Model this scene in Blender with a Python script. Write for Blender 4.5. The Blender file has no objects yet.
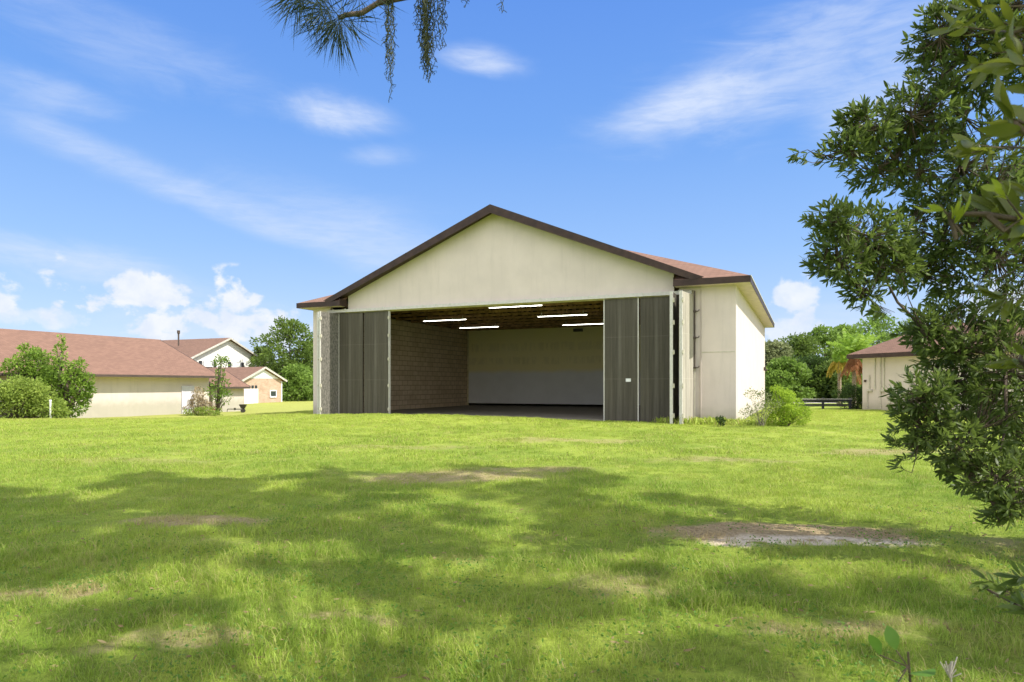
import bpy, bmesh, math, random
import numpy as np
from mathutils import Vector, Matrix
random.seed(7); RNG = np.random.default_rng(11)
S = bpy.context.scene
COL = S.collection
R = math.radians
F, HY = 668.0, 384.5
EYE = 1.6

# ------------------------------------------------------------------ camera
cam_d = bpy.data.cameras.new('camera'); cam = bpy.data.objects.new('camera', cam_d); COL.objects.link(cam)
cam.location = (0, 0, EYE); cam.rotation_euler = (R(90), 0, 0)
cam_d.sensor_width = 36; cam_d.lens = F/1024*36; cam_d.shift_y = 43.5/1024
cam_d.clip_start = .05; cam_d.clip_end = 4000
cam_d.dof.use_dof = True; cam_d.dof.focus_distance = 12; cam_d.dof.aperture_fstop = 6.3
S.camera = cam

# ------------------------------------------------------------------ node helpers
class NT:
    def __init__(s, nt): s.nt = nt; s.N = nt.nodes; s.L = nt.links
    def new(s, t, **k):
        n = s.N.new(t)
        for a, b in k.items(): setattr(n, a, b)
        return n
    def put(s, sock, v):
        if hasattr(v, 'is_output') or isinstance(v, bpy.types.NodeSocket): s.L.new(v, sock)
        elif v is not None: sock.default_value = v
    def m(s, op, a, b=None, c=None, clamp=False):
        n = s.new('ShaderNodeMath', operation=op, use_clamp=clamp)
        s.put(n.inputs[0], a)
        if b is not None: s.put(n.inputs[1], b)
        if c is not None: s.put(n.inputs[2], c)
        return n.outputs[0]
    def vm(s, op, a, b=None):
        n = s.new('ShaderNodeVectorMath', operation=op)
        s.put(n.inputs[0], a)
        if b is not None: s.put(n.inputs[1], b)
        return n.outputs[1] if op in ('LENGTH', 'DOT_PRODUCT', 'DISTANCE') else n.outputs[0]
    def noise(s, vec, scale, detail=4, rough=.55, dist=0):
        n = s.new('ShaderNodeTexNoise'); s.put(n.inputs['Vector'], vec)
        n.inputs['Scale'].default_value = scale; n.inputs['Detail'].default_value = detail
        n.inputs['Roughness'].default_value = rough; n.inputs['Distortion'].default_value = dist
        return n.outputs['Fac']
    def mix(s, f, a, b, blend='MIX'):
        n = s.new('ShaderNodeMix', data_type='RGBA', blend_type=blend)
        s.put(n.inputs[0], f); s.put(n.inputs[6], c4(a)); s.put(n.inputs[7], c4(b))
        return n.outputs[2]
    def ramp(s, f, lo, hi, a=0., b=1.):
        n = s.new('ShaderNodeMapRange', interpolation_type='SMOOTHSTEP')
        s.put(n.inputs[0], f)
        for i, v in enumerate((lo, hi, a, b)): n.inputs[i+1].default_value = v
        return n.outputs[0]
    def mapping(s, vec, scale=(1, 1, 1), rot=(0, 0, 0), loc=(0, 0, 0)):
        n = s.new('ShaderNodeMapping'); s.put(n.inputs[0], vec)
        n.inputs[1].default_value = loc; n.inputs[2].default_value = rot; n.inputs[3].default_value = scale
        return n.outputs[0]
def c4(c):
    if isinstance(c, (tuple, list)) and len(c) == 3: return (*c, 1)
    return c

# ------------------------------------------------------------------ sun and sky
SUN_EL = R(52); sh = Vector((.916, -.402, 0)).normalized()
sdir = Vector((sh.x*math.cos(SUN_EL), sh.y*math.cos(SUN_EL), math.sin(SUN_EL)))
sd = bpy.data.lights.new('sun', 'SUN'); sd.energy = 2.95; sd.angle = R(.53); sd.color = (1, .95, .86)
sun = bpy.data.objects.new('sun', sd); COL.objects.link(sun); sun.location = (30, -12, 40)
sun.rotation_euler = sdir.to_track_quat('Z', 'Y').to_euler()
W = bpy.data.worlds.new('World'); S.world = W; W.use_nodes = True
w = NT(W.node_tree); w.N.clear()
sky = w.new('ShaderNodeTexSky', sky_type='NISHITA'); sky.sun_disc = False
sky.sun_elevation = SUN_EL; sky.sun_rotation = math.atan2(sh.x, sh.y)
sky.air_density = 1.0; sky.dust_density = .35; sky.ozone_density = 1.6; sky.altitude = 0
tc = w.new('ShaderNodeTexCoord'); d = tc.outputs['Generated']
sx = w.new('ShaderNodeSeparateXYZ'); w.put(sx.inputs[0], d)
az = w.m('ARCTAN2', sx.outputs[0], sx.outputs[1]); el = w.m('ARCSINE', sx.outputs[2])
cv = w.new('ShaderNodeCombineXYZ'); w.put(cv.inputs[0], az); w.put(cv.inputs[1], el)
ang = cv.outputs[0]
n_fine = w.noise(w.mapping(ang, (1, 1, 1)), 26, 8, .6, .4)
n_puff = w.noise(w.mapping(ang, (1, 1.25, 1)), 21, 9, .54, .15)
n_wisp = w.noise(w.mapping(ang, (1, 3.6, 1), rot=(0, 0, R(16))), 7, 8, .62, .9)
n_wisp2 = w.noise(w.mapping(ang, (1, 2.6, 1), rot=(0, 0, R(-8)), loc=(3, 1, 0)), 4.5, 7, .6, .6)
n_str = w.ramp(w.noise(w.mapping(ang, (1, 5.5, 1), rot=(0, 0, R(10))), 19, 7, .62, .5), .28, .68, .62, 1)
def dirpx(x, y):
    a, b = (x-512)/F, (HY-y)/F
    return math.atan(a), math.atan(b*math.cos(math.atan(a)))
def cloud(px, py, rx, ry, rot, strength, noise, lo, hi, soft=1.0):
    a0, e0 = dirpx(px, py)
    v = w.mapping(w.vm('SUBTRACT', ang, (a0, e0, 0)), (1, 1, 1), rot=(0, 0, R(rot)))
    v = w.vm('DIVIDE', v, (rx/F, ry/F, 1))
    dd = w.vm('LENGTH', v)
    fall = w.ramp(dd, 1.0, 1.0-soft, 0, 1)
    if soft >= 1: t = w.m('MULTIPLY', w.ramp(w.m('ADD', w.m('MULTIPLY', fall, .5), noise), .52, 1.08), w.m('MULTIPLY', n_str, w.ramp(dd, 1.0, .2)))
    else: t = w.m('MULTIPLY', w.ramp(w.m('ADD', w.m('MULTIPLY', fall, .46), w.m('MULTIPLY_ADD', noise, 1.7, -.35)), .70, .92), w.ramp(dd, 1.05, .9))
    return w.m('MULTIPLY', t, strength)
cl = []
for a in [(335,117,105,34,4,.85,n_wisp2,.40,1.1,1),(482,61,85,26,2,.8,n_wisp2,.40,1.05,1),(378,155,66,22,-4,.45,n_wisp2,.4,1.1,1),
          (40,90,110,26,4,.36,n_wisp,.40,1.15,1),(170,185,330,30,17,.5,n_wisp2,.38,1.2,1),(70,262,190,30,7,.62,n_wisp,.38,1.1,1),
          (690,104,150,44,-8,1.0,n_wisp2,.38,1.15,1),(800,60,280,80,-14,.5,n_wisp,.40,1.2,1),(380,240,300,60,14,.45,n_wisp2,.42,1.25,1),
          (900,100,140,70,-10,.6,n_wisp2,.4,1.1,1),(250,330,260,46,0,.45,n_wisp2,.3,1.2,1),(840,330,220,60,0,.5,n_wisp2,.3,1.2,1),(120,40,220,50,10,.25,n_wisp,.42,1.2,1)]:
    cl.append(cloud(*a))
puffs = []
for a in [(142,300,74,36,0,1,n_puff,.52,.70,.9),(168,318,70,30,0,1,n_puff,.5,.72,.9),(118,304,44,22,0,.9,n_puff,.52,.74,.9),
          (234,303,44,36,0,1,n_puff,.52,.70,.9),(262,324,78,34,0,1,n_puff,.5,.72,.9),(788,302,52,34,0,.85,n_puff,.5,.8,.95),
          (792,330,76,34,0,.7,n_puff,.5,.85,.95),(20,318,90,16,0,.5,n_puff,.5,.9,.95),(1050,310,150,60,0,.8,n_puff,.5,.8,.95),(-200,290,200,70,0,.9,n_puff,.5,.72,.9)]:
    puffs.append(cloud(*a))
def acc(lst):
    o = lst[0]
    for x in lst[1:]: o = w.m('SUBTRACT', w.m('ADD', o, x), w.m('MULTIPLY', o, x))
    return o
cirrus = acc(cl); puff = acc(puffs)
hsv = w.new('ShaderNodeHueSaturation'); hsv.inputs['Saturation'].default_value = 1.1; w.put(hsv.inputs['Color'], sky.outputs[0])
gr_ = w.new('ShaderNodeValToRGB'); w.put(gr_.inputs[0], w.m('MULTIPLY', el, 1/1.2, clamp=True)); cr = gr_.color_ramp
for k, (p_, c_) in enumerate([(0, (2.55, 3.15, 4.2)), (.07, (2.0, 2.75, 4.2)), (.16, (1.35, 2.3, 4.15)), (.30, (.74, 1.70, 3.95)), (.48, (.46, 1.25, 3.7)), (1, (.5, 1.2, 3.4))]):
    e_ = cr.elements[k] if k < 2 else cr.elements.new(p_)
    e_.position = p_; e_.color = (*c_, 1)
base_ = w.mix(.85, hsv.outputs[0], gr_.outputs[0])
SKYC = w.mix(cirrus, base_, (3.2, 3.6, 4.4))
pcol = w.mix(w.ramp(n_fine, .3, .7), (3.3, 3.65, 4.3), (4.0, 4.15, 4.45))
SKYC = w.mix(puff, SKYC, pcol)
# unseen bright cloud overhead and behind the camera, added as fill for shaded walls
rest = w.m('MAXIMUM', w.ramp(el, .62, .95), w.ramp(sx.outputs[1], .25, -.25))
fill_cov = w.m('MULTIPLY', w.m('MULTIPLY', w.ramp(w.noise(d, 3.2, 7, .6, .3), .36, .6), rest), w.ramp(el, -.02, .05))
SKYC = w.mix(fill_cov, SKYC, (11.6, 11.1, 10.4))
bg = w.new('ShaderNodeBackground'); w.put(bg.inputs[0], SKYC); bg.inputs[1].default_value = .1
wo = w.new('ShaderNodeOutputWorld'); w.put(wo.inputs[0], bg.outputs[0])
S.view_settings.view_transform = 'Standard'; S.view_settings.look = 'None'
S.view_settings.exposure = 1.22; S.view_settings.gamma = 1
S.view_settings.use_curve_mapping = False
S.render.engine = 'CYCLES'
S.cycles.max_bounces = 8; S.cycles.transparent_max_bounces = 8; S.cycles.diffuse_bounces = 5

# ------------------------------------------------------------------ materials
def mat(name, build, rough=.8, spec=.3):
    m = bpy.data.materials.new(name); m.use_nodes = True
    n = NT(m.node_tree); b = m.node_tree.nodes['Principled BSDF']
    b.inputs['Roughness'].default_value = rough; b.inputs['Specular IOR Level'].default_value = spec
    n.b = b; n.tc = n.new('ShaderNodeTexCoord'); n.obj = n.tc.outputs['Object']
    n.geo = n.new('ShaderNodeNewGeometry'); n.pos = n.geo.outputs['Position']
    build(n); return m
def bump(n, h, dist=.01, strength=1):
    b = n.new('ShaderNodeBump'); b.inputs['Distance'].default_value = dist; b.inputs['Strength'].default_value = strength
    n.put(b.inputs['Height'], h); n.put(n.b.inputs['Normal'], b.outputs[0])
def varied(c, amt=.12, scale=2.0, bscale=60, bd=.004, stretch=(1, 1, 1)):
    def f(n):
        v = n.mapping(n.obj, stretch)
        a = n.noise(v, scale, 6, .6); dk = tuple(x*(1-amt*1.6) for x in c); lt = tuple(min(1, x*(1+amt)) for x in c)
        col = n.mix(n.ramp(a, .3, .7), dk, lt)
        n.put(n.b.inputs['Base Color'], col)
        bump(n, n.noise(v, bscale, 3), bd)
    return f
def stucco(c, soil=(.25, .25, .17)):
    def f(n):
        a = n.noise(n.obj, .7, 5, .6); b_ = n.noise(n.mapping(n.obj, (1.6, 1.6, .16)), 2.2, 5, .65)
        col = n.mix(n.ramp(a, .3, .72), tuple(x*.93 for x in c), tuple(min(1, x*1.03) for x in c))
        col = n.mix(n.m('MULTIPLY', n.ramp(b_, .48, .8), .32), col, tuple(x*.66 for x in c))
        sz = n.new('ShaderNodeSeparateXYZ'); n.put(sz.inputs[0], n.obj)
        low = n.m('ADD', sz.outputs[2], n.m('MULTIPLY', n.noise(n.obj, 3, 5), -.7))
        col = n.mix(n.m('MULTIPLY', n.ramp(low, .45, -.35), .5), col, soil)
        n.put(n.b.inputs['Base Color'], col); bump(n, n.noise(n.obj, 45, 4, .7), .004)
    return f
def shingle(c):
    def f(n):
        br = n.new('ShaderNodeTexBrick'); v = n.mapping(n.obj, (1, 1, 2.2), rot=(R(0), 0, 0))
        sp = n.new('ShaderNodeSeparateXYZ'); n.put(sp.inputs[0], n.obj)
        cb = n.new('ShaderNodeCombineXYZ'); n.put(cb.inputs[0], n.m('ADD', sp.outputs[0], sp.outputs[1])); n.put(cb.inputs[1], n.m('MULTIPLY', sp.outputs[2], 2.6))
        n.put(br.inputs['Vector'], cb.outputs[0]); br.inputs['Scale'].default_value = 1
        br.inputs['Brick Width'].default_value = .3; br.inputs['Row Height'].default_value = .14*2.6*.42; br.inputs['Mortar Size'].default_value = .012
        br.inputs['Color1'].default_value = c4(tuple(x*.82 for x in c)); br.inputs['Color2'].default_value = c4(tuple(x*1.18 for x in c)); br.inputs['Mortar'].default_value = c4(tuple(x*.5 for x in c))
        a = n.noise(n.obj, .8, 6, .65)
        col = n.mix(n.m('MULTIPLY', n.ramp(a, .45, .8), .2), br.outputs[0], tuple(x*.62 for x in c))
        col = n.mix(n.m('MULTIPLY', n.noise(n.obj, 40, 2), .35), col, tuple(min(1, x*1.5) for x in c))
        n.put(n.b.inputs['Base Color'], col); bump(n, br.outputs['Fac'], .01, -.6)
    return f
def bricks(c1, c2, mortar, bw=.4, rh=.2, ms=.012):
    def f(n):
        br = n.new('ShaderNodeTexBrick')
        sp = n.new('ShaderNodeSeparateXYZ'); n.put(sp.inputs[0], n.obj)
        cb = n.new('ShaderNodeCombineXYZ'); n.put(cb.inputs[0], n.m('ADD', sp.outputs[0], sp.outputs[1])); n.put(cb.inputs[1], sp.outputs[2])
        n.put(br.inputs['Vector'], cb.outputs[0]); br.inputs['Scale'].default_value = 1
        br.inputs['Brick Width'].default_value = bw; br.inputs['Row Height'].default_value = rh; br.inputs['Mortar Size'].default_value = ms
        br.inputs['Color1'].default_value = c4(c1); br.inputs['Color2'].default_value = c4(c2); br.inputs['Mortar'].default_value = c4(mortar)
        a = n.noise(n.obj, 1.3, 6, .65)
        col = n.mix(n.m('MULTIPLY', n.ramp(a, .4, .75), .4), br.outputs[0], tuple(x*.55 for x in c1))
        n.put(n.b.inputs['Base Color'], col); bump(n, br.outputs['Fac'], .01, -1)
    return f
def doorwood(c, lt):
    def f(n):
        v = n.mapping(n.obj, (1, 1, .035))
        a = n.noise(v, 9, 6, .7, .1); b_ = n.noise(v, 2.2, 4, .6)
        c_ = n.noise(n.obj, 6, 6, .7)
        col = n.mix(n.ramp(a, .3, .75), tuple(x*.72 for x in c), tuple(x*1.25 for x in c))
        col = n.mix(n.m('MULTIPLY', n.ramp(b_, .54, .78), .45), col, lt)
        col = n.mix(n.m('MULTIPLY', n.ramp(c_, .5, .8), .3), col, tuple(x*.6 for x in c))
        # faint cross seams where the plywood sheets butt
        sz = n.new('ShaderNodeSeparateXYZ'); n.put(sz.inputs[0], n.obj)
        fr = n.m('FRACT', n.m('DIVIDE', sz.outputs[2], 1.83))
        seam = n.m('LESS_THAN', fr, .012)
        col = n.mix(n.m('MULTIPLY', seam, .35), col, lt)
        n.put(n.b.inputs['Base Color'], col); bump(n, a, .006)
    return f
def leafmat(name, dark, light, trans=.35, rough=.5, spec=.35, nscale=1.3):
    m = bpy.data.materials.new(name); m.use_nodes = True; n = NT(m.node_tree); b = n.N['Principled BSDF']
    geo = n.new('ShaderNodeNewGeometry')
    at = n.new('ShaderNodeAttribute', attribute_name='tone')
    ns = n.noise(geo.outputs['Position'], nscale, 4, .6)
    f = n.m('ADD', n.m('MULTIPLY', at.outputs['Fac'], .55), n.m('MULTIPLY', n.ramp(ns, .32, .68), .45))
    col = n.mix(f, dark, light)
    n.put(b.inputs['Base Color'], col); b.inputs['Roughness'].default_value = rough; b.inputs['Specular IOR Level'].default_value = spec
    tr = n.new('ShaderNodeBsdfTranslucent'); n.put(tr.inputs[0], n.mix(.5, col, tuple(min(1, x*1.7) for x in light)))
    mx = n.new('ShaderNodeMixShader'); mx.inputs[0].default_value = trans
    n.L.new(b.outputs[0], mx.inputs[1]); n.L.new(tr.outputs[0], mx.inputs[2])
    n.L.new(mx.outputs[0], n.N['Material Output'].inputs[0])
    return m
M = {}
M['cream'] = mat('cream_stucco', stucco((.64, .56, .52)), .85)
M['cream_low'] = mat('cream_block', stucco((.62, .55, .49)), .85)
M['white_wall'] = mat('white_siding', stucco((.72, .71, .68)), .8)
M['soffit'] = mat('soffit_paint', varied((.66, .54, .53), .08, 3), .8)
M['fascia'] = mat('brown_fascia_paint', varied((.046, .026, .02), .2, 3, 40, .002), .5)
M['fascia_lt'] = mat('pale_trim', varied((.5, .48, .42), .1, 3), .6)
M['gutter'] = mat('dark_gutter', varied((.08, .06, .05), .1, 3), .5)
M['shingle'] = mat('reddish_shingles', shingle((.178, .102, .072)), .9)
M['shingle_b'] = mat('brown_shingles', shingle((.16, .093, .066)), .9)
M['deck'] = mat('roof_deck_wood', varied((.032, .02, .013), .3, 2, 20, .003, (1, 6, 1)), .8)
M['timber'] = mat('truss_timber', varied((.27, .15, .085), .3, 4, 40, .002), .75)
M['cmu'] = mat('bare_block_wall', bricks((.50, .39, .25), (.58, .46, .30), (.27, .21, .14), .62, .31, .02), .9)
M['brick'] = mat('tan_brick', bricks((.41, .265, .175), (.52, .365, .26), (.5, .4, .32), .24, .085, .012), .9)
M['door_dark'] = mat('weathered_dark_boards', doorwood((.080, .071, .053), (.17, .156, .13)), .7)
M['door_lt'] = mat('pale_weathered_leaf', varied((.15, .14, .122), .3, 16, 60, .003, (1, 1, .5)), .8)
M['door_cream'] = mat('cream_leaf_paint', doorwood((.40, .37, .31), (.52, .49, .42)), .75)
M['steel'] = mat('galvanised_steel', varied((.56, .54, .50), .06, 8, 40, .001), .5, .4)
M['dark_metal'] = mat('dark_iron', varied((.05, .045, .04), .2, 8), .5)
M['conduit'] = mat('painted_conduit', varied((.52, .49, .40), .1, 6), .6)
M['white_paint'] = mat('white_paint', varied((.8, .8, .8), .04, 3), .5)
M['pale_violet'] = mat('pale_door_paint', varied((.62, .6, .66), .06, 3), .5)
M['trim_yellow'] = mat('yellowed_trim', varied((.5, .43, .25), .15, 3), .7)
def slab_f(n):
    a = n.noise(n.obj, 1.2, 7, .65)
    n.put(n.b.inputs['Base Color'], n.mix(a, (.13, .115, .09), (.24, .22, .18))); bump(n, n.noise(n.obj, 40), .002)
M['concrete'] = mat('stained_concrete', slab_f, .6)
def part_f(n):  # greyed lower panel, yellowed upper panel with rows of blotchy staining
    sp = n.new('ShaderNodeSeparateXYZ'); n.put(sp.inputs[0], n.obj)
    z = n.m('ADD', sp.outputs[2], n.m('MULTIPLY', n.m('SUBTRACT', n.noise(n.obj, .8, 4), .5), .3))
    up = n.ramp(z, 2.35, 2.75)
    st = n.noise(n.mapping(n.obj, (1.5, 1, .35)), 2.6, 4, .6)
    row = n.m('ADD', n.m('MULTIPLY', n.ramp(z, 3.95, 4.1), n.ramp(z, 4.65, 4.5)), n.m('MULTIPLY', n.ramp(z, 3.0, 3.15), n.ramp(z, 3.65, 3.5)))
    y = n.mix(n.m('MULTIPLY', n.m('MULTIPLY', n.ramp(st, .42, .58), row), .5), (.66, .57, .27), (.36, .31, .17))
    y = n.mix(n.noise(n.obj, .6, 4), y, (.62, .56, .33))
    lo = n.mix(n.noise(n.obj, 1.5, 5), (.52, .51, .47), (.62, .61, .57))
    n.put(n.b.inputs['Base Color'], n.mix(up, lo, y))
M['partition'] = mat('stained_partition', part_f, .8)
M['glass'] = mat('dark_window_glass', lambda n: n.put(n.b.inputs['Base Color'], (.03, .04, .05, 1)), .08, .6)
M['shutter'] = mat('black_shutter', varied((.03, .03, .035), .1, 4), .6)
M['bark'] = mat('grey_brown_bark', varied((.13, .10, .075), .4, 12, 30, .02, (1, 1, .3)), .9)
M['bark_lt'] = mat('pale_bark', varied((.27, .24, .19), .35, 12, 30, .01, (1, 1, .3)), .9)
M['palm_bark'] = mat('palm_trunk_bark', varied((.42, .34, .26), .3, 10, 30, .02, (1, 1, 4)), .9)
M['twig'] = mat('green_brown_twig', varied((.085, .065, .04), .2, 9), .8)
M['redbrown'] = mat('reddish_clay', varied((.35, .12, .07), .2, 6), .8)
M['fence'] = mat('black_fence_board', varied((.022, .022, .028), .2, 6), .6)
em = bpy.data.materials.new('lit_tube'); em.use_nodes = True
eb = em.node_tree.nodes['Principled BSDF']; eb.inputs['Base Color'].default_value = (.9, .9, .85, 1)
eb.inputs['Emission Color'].default_value = (1, .96, .86, 1); eb.inputs['Emission Strength'].default_value = 4.5
M['tube'] = em
M['L_fore'] = leafmat('glossy_laurel_leaf', (.038, .07, .016), (.145, .20, .04), .4, .45, .35, 3)
M['L_near'] = leafmat('near_laurel_leaf', (.05, .072, .010), (.145, .17, .02), .42, .38, .5, 8)
M['L_young'] = leafmat('young_lime_leaf', (.17, .22, .02), (.36, .42, .04), .5, .4, .4, 8)
M['L_tree'] = leafmat('broadleaf_foliage', (.045, .085, .016), (.16, .23, .042), .35, .6, .2, .6)
M['L_tree2'] = leafmat('mid_green_foliage', (.06, .11, .02), (.21, .32, .055), .35, .6, .2, .6)
M['L_pine'] = leafmat('pine_foliage', (.035, .06, .016), (.10, .15, .035), .25, .6, .2, .8)
M['L_bush'] = leafmat('bright_bush_leaf', (.13, .22, .02), (.34, .46, .045), .4, .6, .2, 2.5)
M['L_ivy'] = leafmat('vine_leaf', (.045, .10, .015), (.26, .38, .055), .35, .6, .2, 1.2)
M['L_olive'] = leafmat('olive_shrub_leaf', (.11, .18, .03), (.32, .40, .08), .35, .6, .2, 1.2)
M['L_grey'] = leafmat('grey_green_leaf', (.12, .15, .06), (.24, .27, .12), .3, .6, .2, 2.5)
M['L_dry'] = leafmat('dry_stems', (.22, .17, .10), (.42, .34, .22), .2, .8, .1, 2.5)
M['L_palm'] = leafmat('palm_frond_green', (.15, .27, .03), (.34, .48, .07), .4, .5, .3, 1)
M['L_gold'] = leafmat('yellowing_frond', (.38, .25, .04), (.5, .4, .08), .4, .7, .2, 1)
M['L_rust'] = leafmat('dead_rust_frond', (.24, .10, .045), (.36, .18, .09), .3, .8, .1, 1)
M['L_hedge'] = leafmat('dark_hedge_leaf', (.02, .045, .012), (.07, .12, .025), .3, .6, .2, 1.5)
M['L_needle'] = leafmat('pine_needles', (.020, .036, .016), (.05, .075, .03), .15, .5, .3, 4)
M['L_moss'] = leafmat('grey_moss', (.07, .085, .05), (.15, .16, .10), .3, .9, .1, 6)
M['L_weed'] = leafmat('weed_leaf', (.07, .16, .02), (.14, .26, .035), .4, .5, .3, 6)

# bare patches of the lawn: x, y, rx, ry, strength
BARE = [(2.9, 7.15, 1.6, .72, .92), (-1.0, 11.6, 2.6, 1.1, .46), (.4, 12.6, 1.6, .8, .42), (-3.6, 7.7, 1.25, .5, .48), (4.9, 6.5, .8, .8, .34),
        (-3.5, 5.1, .5, .3, .45), (-2.0, 4.1, .7, .3, .4), (.9, 5.4, .8, .5, .35), (-6.2, 9.3, 1.4, .5, .22), (-1.2, 4.6, .4, .2, .4),
        (4.5, 14, 2.4, .8, .35), (1.6, 19, 3.5, 1.2, .35), (-3, 17, 3, 1, .3), (2.2, 4.4, .9, .35, .4), (9, 16, 2.5, .9, .4), (-8, 14, 3, .9, .3), (3.9, 5.6, .6, .3, .45)]
def lawn_masks(n):
    """returns (bare 0..1, sand 0..1) node sockets from world position"""
    wv = n.new('ShaderNodeTexNoise'); n.put(wv.inputs['Vector'], n.pos); wv.inputs['Scale'].default_value = 1.6; wv.inputs['Detail'].default_value = 5
    off = n.vm('MULTIPLY', n.vm('SUBTRACT', wv.outputs['Color'], (.5, .5, .5)), (1.5, 1.1, 0))
    p = n.vm('MULTIPLY', n.vm('ADD', n.pos, off), (1, 1, 0))
    o = None
    for x, y, rx, ry, s in BARE:
        dd = n.vm('LENGTH', n.vm('DIVIDE', n.vm('SUBTRACT', p, (x, y, 0)), (rx, ry, 1)))
        t = n.m('MULTIPLY', n.ramp(dd, 1.15, .35), s)
        o = t if o is None else n.m('MAXIMUM', o, t)
    off2 = n.vm('MULTIPLY', off, (.6, .45, 0)); p2 = n.vm('MULTIPLY', n.vm('ADD', n.pos, off2), (1, 1, 0))
    ds = n.vm('LENGTH', n.vm('DIVIDE', n.vm('SUBTRACT', p2, (3.05, 6.75, 0)), (1.2, .34, 1)))
    return o, n.ramp(ds, 1.1, .5)
def grasscol(n, g, y_, dry):
    a = n.noise(n.pos, .35, 5, .6); b_ = n.noise(n.pos, 2.3, 5, .65); c_ = n.noise(n.pos, .11, 4, .6)
    sp = n.new('ShaderNodeSeparateXYZ'); n.put(sp.inputs[0], n.pos)
    f = n.m('ADD', n.m('MULTIPLY', n.ramp(a, .35, .65), .5), n.m('MULTIPLY', n.ramp(b_, .35, .7), .4))
    col = n.mix(f, g, y_)
    far = n.m('MULTIPLY', n.ramp(sp.outputs[1], 9, 34), .5)
    col = n.mix(far, col, y_)
    e_ = n.noise(n.pos, 1.1, 6, .7); h_ = n.noise(n.pos, 7, 4, .7)
    col = n.mix(n.m('MULTIPLY', n.ramp(e_, .54, .72), .5), col, (.44, .38, .15))
    col = n.mix(n.m('MULTIPLY', n.ramp(h_, .5, .75), .35), col, tuple(x*.55 for x in g))
    # the mown paddock to the back left has gone yellower
    l = n.m('MULTIPLY', n.ramp(n.m('ADD', sp.outputs[0], n.m('MULTIPLY', n.m('SUBTRACT', c_, .5), 8)), -8, -18), n.ramp(sp.outputs[1], 28, 38))
    col = n.mix(n.m('MULTIPLY', l, .45), col, dry)
    return col
def ground_f(n):
    bare, sand = lawn_masks(n)
    fine = n.noise(n.pos, 28, 5, .7); mid = n.noise(n.pos, 5, 5, .65)
    g = grasscol(n, (.145, .22, .027), (.33, .395, .062), (.42, .38, .13))
    g = n.mix(n.m('MULTIPLY', n.ramp(fine, .35, .7), .5), g, (.07, .095, .02))
    sp = n.new('ShaderNodeSeparateXYZ'); n.put(sp.inputs[0], n.pos)
    thatch = n.mix(n.ramp(fine, .3, .7), (.19, .14, .075), (.43, .34, .19))
    col = n.mix(n.ramp(n.m('ADD', bare, n.m('MULTIPLY', n.m('SUBTRACT', mid, .5), .5)), .1, .62), g, thatch)
    snd = n.mix(n.ramp(fine, .25, .75), (.48, .40, .29), (.76, .67, .53))
    col = n.mix(n.m('MULTIPLY', sand, n.ramp(mid, .36, .52)), col, snd)
    n.put(n.b.inputs['Base Color'], col)
    bump(n, n.m('ADD', fine, mid), .03)
M['ground'] = mat('lawn_soil', ground_f, .95, .1)
def blade_mat(name, g, y_, dry):
    m = bpy.data.materials.new(name); m.use_nodes = True; n = NT(m.node_tree); b = n.N['Principled BSDF']
    n.geo = n.new('ShaderNodeNewGeometry'); n.pos = n.geo.outputs['Position']
    at = n.new('ShaderNodeAttribute', attribute_name='tone')
    col = grasscol(n, g, y_, dry)
    straw = n.ramp(at.outputs['Fac'], .74, .95)
    col = n.mix(n.m('MULTIPLY', at.outputs['Fac'], .35), col, y_)
    col = n.mix(n.m('MULTIPLY', straw, .7), col, (.42, .34, .16))
    bare, sand = lawn_masks(n)
    col = n.mix(n.ramp(bare, .15, .8), col, (.46, .36, .19))
    n.put(b.inputs['Base Color'], col); b.inputs['Roughness'].default_value = .55; b.inputs['Specular IOR Level'].default_value = .25
    tr = n.new('ShaderNodeBsdfTranslucent'); n.put(tr.inputs[0], col)
    mx = n.new('ShaderNodeMixShader'); mx.inputs[0].default_value = .4
    n.L.new(b.outputs[0], mx.inputs[1]); n.L.new(tr.outputs[0], mx.inputs[2]); n.L.new(mx.outputs[0], n.N['Material Output'].inputs[0])
    return m
M['blade'] = blade_mat('grass_blade', (.18, .305, .033), (.43, .515, .082), (.46, .42, .14))
M['path'] = mat('pale_track', varied((.5, .47, .42), .15, 2), .95)

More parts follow.
